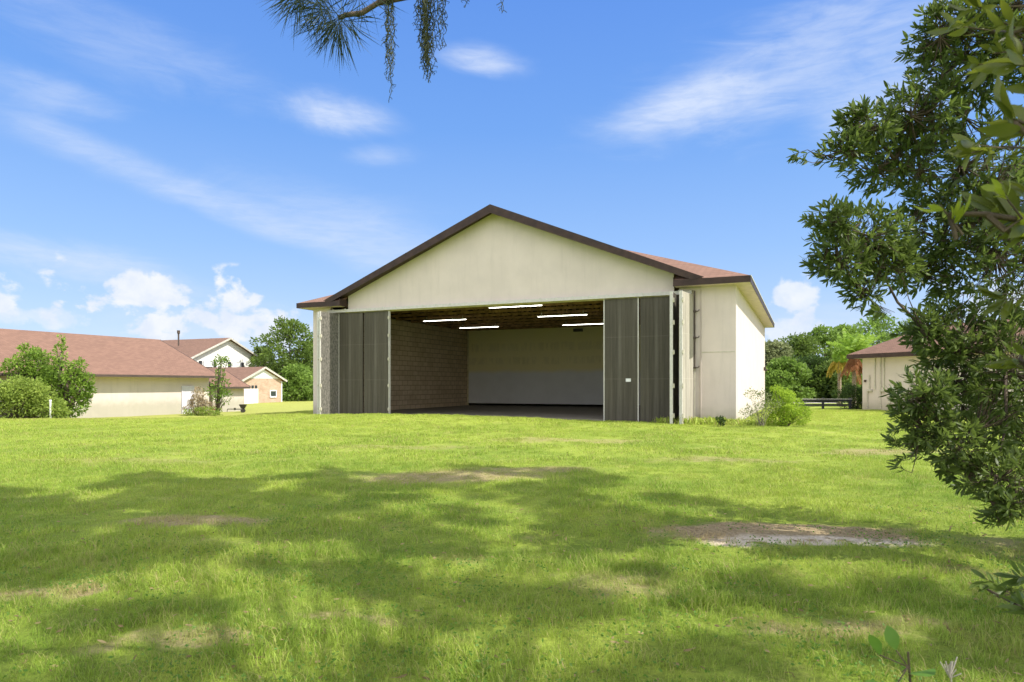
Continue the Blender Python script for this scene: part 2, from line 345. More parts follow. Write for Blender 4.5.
# ------------------------------------------------------------------ mesh helpers
def link(name, me, m=None, parent=None):
    o = bpy.data.objects.new(name, me); COL.objects.link(o)
    if m is not None:
        for k in (m if isinstance(m, (list, tuple)) else [m]): me.materials.append(k)
    if parent is not None: o.parent = parent
    return o
def tag(o, label=None, cat=None, group=None, kind=None):
    if label: o['label'] = label
    if cat: o['category'] = cat
    if group: o['group'] = group
    if kind: o['kind'] = kind
    return o
def thing(name, label, cat, loc=(0, 0, 0), rz=0, group=None):
    o = bpy.data.objects.new(name, None); COL.objects.link(o); o.empty_display_size = .3
    o.location = loc; o.rotation_euler = (0, 0, rz); return tag(o, label, cat, group)
class MB:
    def __init__(s): s.v = []; s.f = []; s.mi = []
    def add(s, vs, fs, mi=0):
        b = len(s.v); s.v += [tuple(v) for v in vs]; s.f += [tuple(i+b for i in f) for f in fs]; s.mi += [mi]*len(fs); return s
    def box(s, x0, x1, y0, y1, z0, z1, mi=0):
        return s.add([(x0,y0,z0),(x1,y0,z0),(x1,y1,z0),(x0,y1,z0),(x0,y0,z1),(x1,y0,z1),(x1,y1,z1),(x0,y1,z1)],
                     [(3,2,1,0),(4,5,6,7),(0,1,5,4),(1,2,6,5),(2,3,7,6),(3,0,4,7)], mi)
    def slab(s, poly, t, mi=0, mib=None):          # polygon (counter-clockwise from above) thickened downwards
        n = len(poly); lo = [(x, y, z-t) for x, y, z in poly]
        s.add(list(poly)+lo, [tuple(range(n))] + [(i, i+n, (i+1) % n+n, (i+1) % n) for i in range(n)], mi)
        s.add(lo, [tuple(reversed(range(n)))], mi if mib is None else mib); return s
    def prism(s, poly, axis, a, b, mi=0):          # 2-D polygon swept from a to b along an axis
        def P(p, c): return {'x': (c, p[0], p[1]), 'y': (p[0], c, p[1]), 'z': (p[0], p[1], c)}[axis]
        n = len(poly)
        return s.add([P(p, a) for p in poly]+[P(p, b) for p in poly], [tuple(range(n)), tuple(reversed(range(n, 2*n)))]+[(i, i+n, (i+1) % n+n, (i+1) % n) for i in range(n)], mi)
    def beam(s, p, q, wd, ht, mi=0, up=(0, 0, 1)):
        p, q = Vector(p), Vector(q); d_ = (q-p).normalized(); u = Vector(up)
        if abs(d_.dot(u)) > .98: u = Vector((0, 1, 0))
        r = d_.cross(u).normalized()*wd/2; t = r.cross(d_).normalized()*ht/2
        vs = [p-r-t, p+r-t, p+r+t, p-r+t, q-r-t, q+r-t, q+r+t, q-r+t]
        return s.add(vs, [(0,1,2,3),(7,6,5,4),(0,4,5,1),(1,5,6,2),(2,6,7,3),(3,7,4,0)], mi)
    def tube(s, pts, rad, n=8, mi=0, cap=True):
        pts = [Vector(p) for p in pts]; rr = rad if isinstance(rad, (list, tuple)) else [rad]*len(pts)
        vs = []; fs = []; u = None
        for i, p in enumerate(pts):
            t = (pts[min(i+1, len(pts)-1)]-pts[max(i-1, 0)]).normalized()
            if u is None: u = t.orthogonal().normalized()
            u = (u-t*u.dot(t)).normalized(); v = t.cross(u)
            for k in range(n):
                a = 2*math.pi*k/n; vs.append(p+(u*math.cos(a)+v*math.sin(a))*rr[i])
        for i in range(len(pts)-1):
            for k in range(n):
                a, b = i*n+k, i*n+(k+1) % n; fs.append((a, b, b+n, a+n))
        if cap: fs += [tuple(reversed(range(n))), tuple(range((len(pts)-1)*n, len(pts)*n))]
        return s.add(vs, fs, mi)
    def build(s, name, m, parent=None, smooth=False, bev=0):
        me = bpy.data.meshes.new(name); me.from_pydata([tuple(v) for v in s.v], [], s.f)
        me.polygons.foreach_set('material_index', s.mi)
        bm = bmesh.new(); bm.from_mesh(me); bmesh.ops.recalc_face_normals(bm, faces=bm.faces)
        bm.to_mesh(me); bm.free()
        if smooth: me.polygons.foreach_set('use_smooth', [True]*len(me.polygons))
        o = link(name, me, m, parent)
        if bev:
            b = o.modifiers.new('edge', 'BEVEL'); b.width = bev; b.segments = 2; b.limit_method = 'ANGLE'
        return o
def mesh_np(name, verts, quads, m, parent=None, tone=None, smooth=False):
    """verts (n,3), quads (k,4) arrays -> one mesh; tone: one value per vertex"""
    me = bpy.data.meshes.new(name); nv, nq = len(verts), len(quads)
    me.vertices.add(nv); me.vertices.foreach_set('co', np.ascontiguousarray(verts, dtype=np.float32).ravel())
    me.loops.add(nq*4); me.loops.foreach_set('vertex_index', np.ascontiguousarray(quads, dtype=np.int32).ravel())
    me.polygons.add(nq); me.polygons.foreach_set('loop_start', np.arange(0, nq*4, 4, dtype=np.int32))
    me.update(calc_edges=True)
    if tone is not None:
        a = me.attributes.new('tone', 'FLOAT', 'POINT'); a.data.foreach_set('value', np.ascontiguousarray(tone, dtype=np.float32))
    if smooth: me.polygons.foreach_set('use_smooth', np.ones(nq, dtype=bool))
    return link(name, me, m, parent)
def norm(a): return a/np.maximum(1e-9, np.linalg.norm(a, axis=-1, keepdims=True))
def leaves(P, D, L, Wd, droop=.15, fold=.12):
    """leaf blades: base P, direction D, length L, width Wd. Six vertices, two quads, creased along the midrib"""
    n = len(P); D = norm(D); rnd = RNG.normal(size=(n, 3)); side = norm(np.cross(D, rnd)); up = norm(np.cross(side, D))
    L = np.broadcast_to(np.asarray(L, float).reshape(-1, 1), (n, 1)); Wd = np.broadcast_to(np.asarray(Wd, float).reshape(-1, 1), (n, 1))
    mid = P+D*L*.52+up*L*droop*.35; tip = P+D*L-up*L*droop*.3; q = P+D*L*.24+up*L*droop*.2
    base = P
    a = mid+side*Wd/2+up*Wd*fold*2; b = mid-side*Wd/2+up*Wd*fold*2
    V = np.stack([base, a, tip, b, mid], 1).reshape(-1, 3)
    i = np.arange(n)[:, None]*5
    Q = np.concatenate([i+np.array([[0, 1, 2, 4]]), i+np.array([[0, 4, 2, 3]])], 0)
    return V, Q
def leaves_fine(P, D, L, Wd, droop=.2, fold=.12):
    n = len(P); D = norm(D); rnd = RNG.normal(size=(n, 3)); side = norm(np.cross(D, rnd)); up = norm(np.cross(side, D))
    L = np.broadcast_to(np.asarray(L, float).reshape(-1, 1), (n, 1)); Wd = np.broadcast_to(np.asarray(Wd, float).reshape(-1, 1), (n, 1)); rows = []
    dr_ = droop*(.3+1.4*RNG.random((n, 1)))
    for t, k in ((0, .08), (.22, .62), (.48, .98), (.72, .86), (.9, .42), (1, .03)):
        c = P+D*L*t+up*L*dr_*(t-1.5*t*t)
        rows += [c-side*Wd/2*k+up*Wd*fold*k, c, c+side*Wd/2*k+up*Wd*fold*k]
    V = np.stack(rows, 1).reshape(-1, 3); i = np.arange(n)[:, None]*18
    Q = np.concatenate([i+np.array([[3*a+b, 3*a+b+1, 3*a+b+4, 3*a+b+3]]) for a in range(5) for b in (0, 1)], 0)
    return V, Q
def leaf_mesh(name, P, D, L, Wd, m, parent, droop=.15, fold=.12, tone=None, fine=False):
    n = len(P)
    if fine:
        V, Q = leaves_fine(P, D, L, Wd, droop, fold); return mesh_np(name, V, Q, m, parent, np.repeat(RNG.random(n), 18), smooth=True)
    V, Q = leaves(P, D, L, Wd, droop, fold)
    t = RNG.random(n) if tone is None else tone
    return mesh_np(name, V, Q, m, parent, np.repeat(t, 5))
def in_blob(n, c, r, shell=.5):
    d_ = norm(RNG.normal(size=(n, 3))); rad = (RNG.random((n, 1)))**(1/3*shell)
    return np.array(c)+d_*rad*np.array(r), d_
def at(px, py, Y): return ((px-512)/F*Y, Y, EYE+(HY-py)/F*Y)

# ------------------------------------------------------------------ terrain
def sstep(a, b, x):
    t = np.clip((x-a)/(b-a), 0, 1); return t*t*(3-2*t)
YAW = .412; CU, SU = math.cos(YAW), math.sin(YAW); LX, LY = -10.696, 35.938
def uv(x, y):
    dx, dy = x-LX, y-LY; return dx*CU-dy*SU, dx*SU+dy*CU
def wxy(u, v): return LX+u*CU+v*SU, LY-u*SU+v*CU
def height(x, y):
    x = np.asarray(x, float); y = np.asarray(y, float)
    u, v = uv(x, y)
    mound = .24*np.exp(-((u-8.5)/6.5)**2-((v+3.2)/2.4)**2)
    dip = -.62*sstep(-11, -20, x)*sstep(27, 46, y)*(1-.45*sstep(58, 74, y))
    und = .03*np.sin(x*.9+1.3)*np.sin(y*.7+.4)+.02*np.sin(x*2.1+y*1.3)
    und = und*sstep(60, 20, y)
    inside = (u > -1) & (u < 23) & (v > -.4) & (v < 24)
    return np.where(inside, -.02, mound+dip+und)
def axis(lo, hi, d0, d1, step, g):
    a = list(np.arange(d0, d1+1e-6, step)); s = step
    x = d0
    while x > lo: s *= g; x -= s; a.insert(0, x)
    s = step; x = a[-1]
    while x < hi: s *= g; x += s; a.append(x)
    return np.array(a)
gx = axis(-1500, 1500, -34, 30, .4, 1.18); gy = axis(-300, 2500, 0, 74, .4, 1.18)
X, Y = np.meshgrid(gx, gy); Z = height(X, Y)
V = np.stack([X, Y, Z], -1).reshape(-1, 3); nx, ny = len(gx), len(gy)
i = (np.arange(ny-1)[:, None]*nx+np.arange(nx-1)[None]).reshape(-1, 1)
Q = i+np.array([[0, 1, nx+1, nx]])
g = mesh_np('lawn', V, Q, M['ground'], smooth=True); tag(g, kind='structure')

# ------------------------------------------------------------------ hangar
OH = .58; WD = 21.65; DV = 22.0; EZ = 5.94; SF = 5.66; SL = .417
hg = thing('hangar', 'large cream hangar with brown gable trim and folding doors standing open', 'hangar', (LX, LY, 0), -YAW)
e0, e1, f0, f1 = -OH, WD+OH, -OH, DV+OH
half = (e1-e0)/2; um = (e0+e1)/2; RZ = EZ+SL*half
ra, rb = f0+half, max(f0+half+.2, f1-half)
rf = MB()
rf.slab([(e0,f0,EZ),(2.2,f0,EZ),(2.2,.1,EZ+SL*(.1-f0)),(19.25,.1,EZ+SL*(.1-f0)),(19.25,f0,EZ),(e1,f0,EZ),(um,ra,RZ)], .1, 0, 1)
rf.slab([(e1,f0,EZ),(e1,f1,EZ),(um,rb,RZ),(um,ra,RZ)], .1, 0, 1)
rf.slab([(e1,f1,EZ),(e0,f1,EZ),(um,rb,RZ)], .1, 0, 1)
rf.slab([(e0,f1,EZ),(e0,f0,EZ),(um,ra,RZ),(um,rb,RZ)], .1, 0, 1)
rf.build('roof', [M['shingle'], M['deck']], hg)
GP, GE = 9.93, 5.93; gl, gr = 1.2, 20.45
gs = (GP-GE)/(um-gl); vb = (GP-EZ)/SL+f0
gf = MB()
gf.slab([(gl, f0, GE), (um, f0, GP), (um, vb, GP)][::1], .09, 0, 1); gf.slab([(um, f0, GP), (gr, f0, GE), (um, vb, GP)], .09, 0, 1)
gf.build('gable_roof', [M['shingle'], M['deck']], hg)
# rake boards, mitred at the ridge
for s_, ue in ((-1, gl-.02), (1, gr+.02)):
    b = MB(); zt = GP+.05; ze = GE+.05; hb = .40
    b.prism([(um, zt), (ue, ze), (ue+s_*.0, ze-.06), (ue-s_*.62, ze-.06-.0), (um, zt-hb)] if False else [(um, zt), (ue, ze), (ue-s_*.5, ze-.08), (um, zt-hb)], 'y', f0-.045, f0-.003)
    b.build('rake_board', M['fascia'], hg)
    b = MB(); b.prism([(um, GP-.12), (ue-s_*.9, GE+.24), (ue-s_*.9, GE+.2), (um, GP-.16)], 'y', f0+.0, -.003); b.build('rake_soffit', M['fascia'], hg)
# gable wall with the long door header
gw = MB()
def rz_(u): return GE-.1+gs*((u-gl) if u < um else (gr-u))
gw.prism([(2.3, 5.5), (19.15, 5.5), (19.15, rz_(19.15)), (um, GP-.1), (2.3, rz_(2.3))], 'y', 0, .18)
gw.build('gable_wall', M['cream'], hg)
b = MB(); b.box(2.1, 19.2, .0, .16, 5.33, 5.497); b.build('header_beam', M['trim_yellow'], hg)
b = MB(); b.box(1.0, 19.9, -.13, -.004, 5.40, 5.53); b.box(1.0, 19.9, -.16, -.1, 5.38, 5.42)
for k in range(24): b.box(1.4+k*.78, 1.47+k*.78, -.15, -.13, 5.42, 5.56)
b.build('door_track', M['steel'], hg)
# eave boxes: fascia all round the wings and sides, returns at the gable
fs = MB(); t = .03; zb = EZ-.27
fs.box(e0, 2.2, f0-t, f0, zb, EZ-.005); fs.box(19.25, e1, f0-t, f0, zb, EZ-.005)
fs.box(e1, e1+t, f0-t, f1, zb, EZ-.005); fs.box(e0-t, e0, f0-t, f1, zb, EZ-.005); fs.box(e0, e1, f1, f1+t, zb, EZ-.005)
fs.box(2.2, 2.2+t, f0-t, -.002, zb, EZ+.1); fs.box(19.25-t, 19.25, f0-t, -.002, zb, EZ+.1)
fs.build('fascia', M['fascia'], hg)
for q_ in ((e0, 2.2, f0, .0), (19.25, e1, f0, .0), (WD, e1, .0, f1), (e0, 0, .0, f1)): sf = MB(); sf.box(*q_, zb+.01, zb+.03); sf.build('soffit', M['soffit'], hg)
dr = MB(); dr.beam((e1+t+.01, f0-t, EZ-.01), (e1+t+.01, f1, EZ-.01), .02, .05); dr.build('drip_edge', M['fascia_lt'], hg)
# walls
wt = .22
b = MB(); b.box(WD-wt, WD, 0.0, DV, -.8, SF+.02); b.build('side_wall', M['cream'], hg)
b = MB(); b.box(0, wt, 0.0, DV, -.8, SF+.02); b.build('side_wall', M['cream'], hg)
b = MB(); b.box(20.28, WD-wt-.002, .0, wt, -.8, SF+.02); b.box(19.36, 20.28, .05, wt, -.8, SF+.02)
b.box(20.24, 20.28, -.03, .05, -.8, 2.62); b.build('front_wall', M['cream'], hg)
b = MB(); b.box(20.30, 21.62, -.012, -.002, 2.93, 2.965); b.build('wall_joint', M['conduit'], hg)
b = MB(); b.box(wt+.002, 1.15, .0, wt, -.8, SF+.02); b.build('front_wall', M['cream'], hg)
b = MB(); b.box(wt, WD-wt, DV-wt, DV-.002, -.8, SF+.02); b.build('back_wall', M['cream'], hg)
b = MB(); b.box(1.0, 1.17, wt+.01, 15.68, .03, 5.62); b.box(1.171, 1.20, wt+.01, 15.6, 3.55, 3.63); b.build('block_wall', M['cmu'], hg)
b = MB(); b.box(20.2, 20.38, wt+.01, 15.68, .03, 5.62); b.build('block_wall', M['cmu'], hg)
b = MB(); b.box(1.18, 20.19, 15.68, 15.8, .22, 5.6); b.build('partition', M['partition'], hg)
b = MB(); b.box(1.18, 1.30, 15.64, 15.678, .06, 5.55); b.build('corner_batten', M['trim_yellow'], hg)
b = MB(); b.box(.25, WD-.25, .0, 21.7, -.3, .05); b.build('floor_slab', M['concrete'], hg)
# open ceiling of trusses
for k in range(9):
    v = .9+k*1.75; b = MB()
    b.beam((1.2, v, 5.6), (20.2, v, 5.6), .05, .14)
    top = lambda u: min(EZ+SL*(v-f0)-.22, RZ-.3-SL*abs(u-um), 9.2)
    nseg = 8; us = [1.2+19*j/nseg for j in range(nseg+1)]
    for j in range(nseg):
        um_ = (us[j]+us[j+1])/2
        b.beam((us[j], v, 5.66), (um_, v, max(5.9, top(um_))), .05, .15); b.beam((um_, v, max(5.9, top(um_))), (us[j+1], v, 5.66), .05, .15)
    for j in range(nseg): b.beam((us[j], v, max(5.85, top(us[j]))), (us[j+1], v, max(5.85, top(us[j+1]))), .045, .12)
    b.build('truss', M['timber'], hg)
b = MB()
for u in (4.5, 9, 13.5, 17.5): b.beam((u, .4, 5.72), (u, 15.5, 5.72), .09, .04)
b.build('truss_brace', M['timber'], hg)
b = MB(); b.box(9.6, 10.2, 15.3, 15.55, 5.25, 5.45); b.build('unit_heater', M['dark_metal'], hg)
# door leaves
LH = 5.34
def leaf(p, q, m, name='door_leaf', hinges=True, edge='both'):
    """a tall folding leaf between plan points p and q with steel edge frames and knuckles"""
    p, q = Vector((*p, 0)), Vector((*q, 0)); L = (q-p).length; a = math.atan2(q.y-p.y, q.x-p.x)
    e = bpy.data.objects.new(name, None)
    b = MB(); b.box(.03, L-.03, -.05, .05, .02, LH)
    n = int(L/.2)
    for k in range(1, n): b.box(.03+k*(L-.06)/n-.012, .03+k*(L-.06)/n+.012, -.056, -.05, .04, LH-.02)
    o = b.build(name, m, hg); o.location = p; o.rotation_euler = (0, 0, a)
    ed = MB()
    if edge in ('both', 'a'): ed.box(0, .045, -.062, .062, .0, LH+.02)
    if edge in ('both', 'b'): ed.box(L-.045, L, -.062, .062, .0, LH+.02)
    fo = ed.build('edge_frame', M['steel'], o)
    if hinges:
        for z in (.35, 1.55, 2.9, 4.1, 5.0):
            for x_ in ([.02] if edge == 'a' else [L-.02] if edge == 'b' else [.02, L-.02]):
                h = MB(); h.tube([(x_, -.095, z-.09), (x_, -.095, z+.09)], .035, 8); h.box(x_-.07, x_+.07, -.085, -.06, z-.05, z+.05)
                h.build('hinge', M['conduit'], o)
    return o
leaf((1.72, .0), (3.28, -.0), M['door_dark'], edge='a', hinges=False)
leaf((3.32, .0), (4.9, .0), M['door_dark'], edge='b', hinges=True)
l3 = leaf((16.1, .0), (17.66, .0), M['door_dark'], edge='both', hinges=False)
l4 = leaf((17.70, .0), (19.2, .0), M['door_dark'], edge='b', hinges=False)
b = MB(); b.box(1.0, 1.22, -.075, -.05, 1.72, 1.86); b.build('latch_plate', M['white_paint'], l3)
leaf((19.30, -1.45), (19.3, -.02), M['door_dark'], edge='a')
leaf((19.68, -1.48), (19.93, -.03), M['door_cream'], edge='a')
leaf((1.05, -.9), (1.2, -.02), M['door_dark'], edge='a')
lf = leaf((1.42, -1.2), (1.7, -.03), M['door_lt'], edge='a')
# lift rod with guide hooks beside the folded leaves
b = MB(); b.tube([(20.02, -.1, 2.35), (20.02, -.1, 5.5), (19.75, -.1, 5.52)], .03, 8)
for z in (2.3, 3.55, 4.65): b.tube([(20.02, -.1, z), (20.16, -.1, z), (20.2, -.06, z+.07)], .022, 6); b.box(19.98, 20.07, -.14, .04, z-.04, z+.04)
b.build('guide_rod', M['gutter'], hg)
b = MB(); b.tube([(20.02, -.08, .1), (20.02, -.08, 2.3)], .02, 6); b.build('guide_rod', M['conduit'], hg)
b = MB(); b.box(WD, WD+.16, 20.4, 20.6, 2.55, 2.8); b.tube([(WD+.1, 20.5, 2.5), (WD+.26, 20.5, 2.65)], .05, 8); b.build('wall_lamp', M['gutter'], hg, bev=.02)

# lit strip lights hanging under the trusses
def strip(X_, Y_, label, rz=0, z=5.28):
    u, v = uv(X_, Y_)
    o = thing('strip_light', label, 'ceiling light', (X_, Y_, z), -YAW, 'strip lights on the hangar ceiling')
    b = MB(); b.box(-1.45, 1.45, -.06, .06, .045, .08); b.box(-1.2, -1.17, -.01, .01, .12, .25); b.box(1.17, 1.2, -.01, .01, .12, .25); b.build('housing', M['steel'], o)
    for s_ in (0,):
        b = MB(); b.tube([(-1.4, s_, .025), (1.4, s_, .025)], .013, 8); b.build('tube', M['tube'], o)
strip(-3.9, 38.6, 'lit strip light nearest the bare block wall on the left')
strip(-2.15, 43.4, 'lit strip light just left of the hangar centre and farther in')
strip(2.7, 36.0, 'lit strip light right of centre, nearer the doors')
strip(4.45, 41.2, 'lit strip light farthest right, its end hidden by the door leaf')
strip(.15, 32.5, 'lit strip light directly behind the door header', z=5.36)

# ------------------------------------------------------------------ long low house with its annex (left)
def gable_house(o, u0, u1, v0, v1, ze, ridge_z, ov, wallm, roofm, axis_='v', rake=.35, base=-1.2, fascia=None, th=.12):
    """walls + gable roof; ridge runs along local v (or u)"""
    um = (u0+u1)/2 if axis_ == 'v' else (v0+v1)/2; a0, a1 = (u0, u1) if axis_ == 'v' else (v0, v1); r0, r1 = (v0, v1) if axis_ == 'v' else (u0, u1)
    hw = (a1-a0)/2; sl = (ridge_z-ze)/(hw+ov); zw = ze+sl*ov-.1
    P = (lambda a, r, z: (a, r, z)) if axis_ == 'v' else (lambda a, r, z: (r, a, z))
    b = MB(); prof = [(a0, base), (a1, base), (a1, zw), (um, zw+sl*hw), (a0, zw)]
    n = 5; vs = [P(a, r0, z) for a, z in prof]+[P(a, r1, z) for a, z in prof]
    b.add(vs, [(0,1,2,3,4), (9,8,7,6,5)]+[(k, k+5, (k+1) % 5+5, (k+1) % 5) for k in range(5)])
    b.build('wall', wallm, o)
    b = MB()
    b.slab([P(a0-ov, r0-rake, ze), P(um, r0-rake, ridge_z), P(um, r1+rake, ridge_z), P(a0-ov, r1+rake, ze)], th)
    b.slab([P(um, r0-rake, ridge_z), P(a1+ov, r0-rake, ze), P(a1+ov, r1+rake, ze), P(um, r1+rake, ridge_z)], th)
    rf_ = b.build('roof', roofm, o)
    f = MB()
    for a, s_ in ((a0-ov, -1), (a1+ov, 1)):
        f.beam(P(a+s_*.03, r0-rake, ze-.08), P(a+s_*.03, r1+rake, ze-.08), .05, .16)
    for r in (r0-rake-.03, r1+rake+.03):
        for a in (a0-ov, a1+ov): f.beam(P(a, r, ze-.09), P(um, r, ridge_z-.09), .04, .2)
    f.build('fascia', fascia or M['gutter'], o)
    return zw
A = thing('long_house', 'long low cream house with reddish shingle roof behind the left bushes', 'house', (-27.7, 44, 0), -YAW)
gable_house(A, -12, 0, -17, 9.5, 2.27, 5.33, .8, M['cream_low'], M['shingle'])
b = MB(); b.box(.0, .05, 7.0, 7.95, -.75, 1.42); dA = b.build('door', M['pale_violet'], A)
b = MB(); b.box(.0, .08, 6.92, 7.0, -.75, 1.5); b.box(.0, .08, 7.95, 8.03, -.75, 1.5); b.box(.0, .08, 7.0, 7.95, 1.42, 1.5); b.build('door_frame', M['pale_violet'], dA)
b = MB(); b.tube([(.1, 7.85, .25), (.16, 7.85, .25)], .05, 8); b.box(.05, .12, 7.7, 7.9, .1, .5); b.build('handle', M['dark_metal'], dA)
b = MB(); b.box(-.01, .8, -17, 9.5, 2.1, 2.13); b.build('soffit', M['soffit'], A)
ax = wxy(0, 0)
# annex, flush with the long house, lower eave
A2x, A2y = -27.7+SU*9.75, 44+CU*9.75
A2 = thing('annex', 'low cream annex with red roof between the long house and brick garage', 'annex', (A2x, A2y, 0), -YAW)
gable_house(A2, -4.5, 0, 0.1, 3.3, 1.42, 2.75, .45, M['cream_low'], M['shingle'], rake=.25)
b = MB(); b.box(0, .05, 1.0, 3.1, -.9, -.25); b.build('ledge', M['cream_low'], A2)

# two-storey white house and brick garage farther behind
C_ = thing('white_house', 'white two storey house with wide gable and black shutters', 'house', (-37.1, 76, 0), -YAW)
gable_house(C_, -14, 0, .3, 11.7, 4.45, 7.3, .5, M['white_wall'], M['shingle_b'], axis_='u', rake=.5, fascia=M['fascia_lt'])
for v, label in ((2.3, None), (6.6, None)):
    b = MB(); b.box(0, .06, v, v+1.4, 3.15, 4.3); wn = b.build('window', M['glass'], C_)
    b = MB(); b.box(0, .09, v-.06, v, 3.1, 4.36); b.box(0, .09, v+1.4, v+1.46, 3.1, 4.36); b.box(0, .09, v, v+1.4, 4.3, 4.36); b.box(0.06, .09, v, v+1.4, 3.7, 3.76); b.box(.06, .075, v+.1, v+1.3, 3.76, 4.25); b.build('window_frame', M['white_paint'], wn)
    for v2 in (v-.55, v+1.52): b = MB(); b.box(0, .07, v2, v2+.42, 3.1, 4.36); b.build('shutter', M['shutter'], C_)
b = MB(); b.tube([(-5, 3.2, 6.3), (-5, 3.2, 7.75)], .09, 10); b.tube([(-5, 3.2, 7.8), (-5, 3.2, 8.15)], [.17, .17], 10); b.tube([(-5, 3.2, 7.7), (-5, 3.2, 7.85)], .13, 10); b.build('flue', M['gutter'], C_)
b = MB(); b.box(-11.5, -11.1, 3.5, 3.9, 6.0, 7.3); b.build('vent', M['gutter'], C_)
D_ = thing('brick_garage', 'tan brick garage wing with low gable and white garage door', 'garage', (-27.8, 69, 0), -YAW)
gable_house(D_, -9, 0, .1, 5.6, 2.05, 3.5, .5, M['brick'], M['shingle_b'], axis_='u', rake=.3, fascia=M['fascia_lt'])
b = MB(); b.prism([(.55, 2.25), (5.15, 2.25), (2.85, 3.2)], 'x', .003, .03); b.build('gable_panel', M['white_paint'], D_)
b = MB(); b.box(0, .06, .15, 2.05, -.75, 1.15); gd = b.build('garage_door', M['white_paint'], D_)
for k in range(4): b = MB(); b.box(.002, .05, .2+k*.48, .5+k*.48, 1.2, 1.5); b.build('window', M['glass'], D_)
b = MB(); b.box(0, .05, 3.85, 4.65, .32, .88); wn = b.build('window', M['glass'], D_)
b = MB(); b.box(0, .09, 3.75, 3.85, .2, .98); b.box(0, .09, 4.65, 4.75, .2, .98); b.box(0, .09, 3.85, 4.65, .88, .98); b.box(0, .09, 3.85, 4.65, .18, .32); b.build('window_frame', M['white_paint'], wn)
b = MB(); b.box(0, .05, 5.5, 5.62, -.75, 1.95); b.build('corner_board', M['white_paint'], D_)

# ------------------------------------------------------------------ small outbuilding at the right
ea = math.atan2(-.93, .365)
E_ = thing('outbuilding', 'small cream outbuilding with brown hip roof and conduits behind the right tree', 'outbuilding', (22.4, 42.7, 0), ea)
# local +x runs along the visible wall towards the camera, local +y into the building
b = MB(); b.box(0, 10, 0, 5.4, -.5, 3.35); b.build('wall', M['cream_low'], E_)
ov = .62; ez, rz = 3.52, 5.25; h2 = 2.7+ov
b = MB(); c = [(-ov, -ov, ez), (10+ov, -ov, ez), (10+ov, 5.4+ov, ez), (-ov, 5.4+ov, ez)]; r1, r2 = (-ov+h2, 2.7, rz), (10+ov-h2, 2.7, rz)
b.slab([c[0], c[1], r2, r1], .12); b.slab([c[1], c[2], r2], .12); b.slab([c[2], c[3], r1, r2], .12); b.slab([c[3], c[0], r1], .12)
b.build('roof', M['shingle_b'], E_)
b = MB(); z0, z1 = ez-.27, ez-.01
b.box(-ov-.03, 10+ov, -ov-.03, -ov, z0, z1); b.box(-ov-.03, -ov, -ov, 5.4+ov, z0, z1); b.box(10+ov, 10+ov+.03, -ov-.03, 5.4+ov, z0, z1); b.box(-ov, 10+ov, 5.4+ov, 5.43+ov, z0, z1); b.build('fascia', M['fascia'], E_)
b = MB(); b.box(-ov, 10+ov, -ov, 0, z0+.02, z0+.04); b.box(-ov, 0, 0, 5.4+ov, z0+.02, z0+.04); b.build('soffit', M['soffit'], E_)
for x_, za, zb_ in ((.55, 1.2, 2.2), (.95, 1.3, 3.25), (1.35, 1.3, 3.25), (1.6, 1.3, 3.25), (.4, .1, 1.25), (1.35, .1, 1.25), (1.9, .1, .75)):
    b = MB(); b.tube([(x_, -.05, za), (x_, -.05, zb_)], .035, 8)
    for z in (za+.2, zb_-.2): b.box(x_-.06, x_+.06, -.03, -.003, z-.03, z+.03)
    b.build('conduit', M['conduit'], E_)
for x_, z, w_ in ((.6, 1.22, .35), (1.5, 1.22, .3), (2.0, .5, .14)):
    b = MB(); b.box(x_-w_/2, x_+w_/2, -.12, -.003, z-.06, z+.08); b.build('junction_box', M['conduit'], E_, bev=.01)
b = MB(); b.box(.2, .3, -.12, -.003, 1.75, 1.9); b.build('tap', M['gutter'], E_, bev=.01)

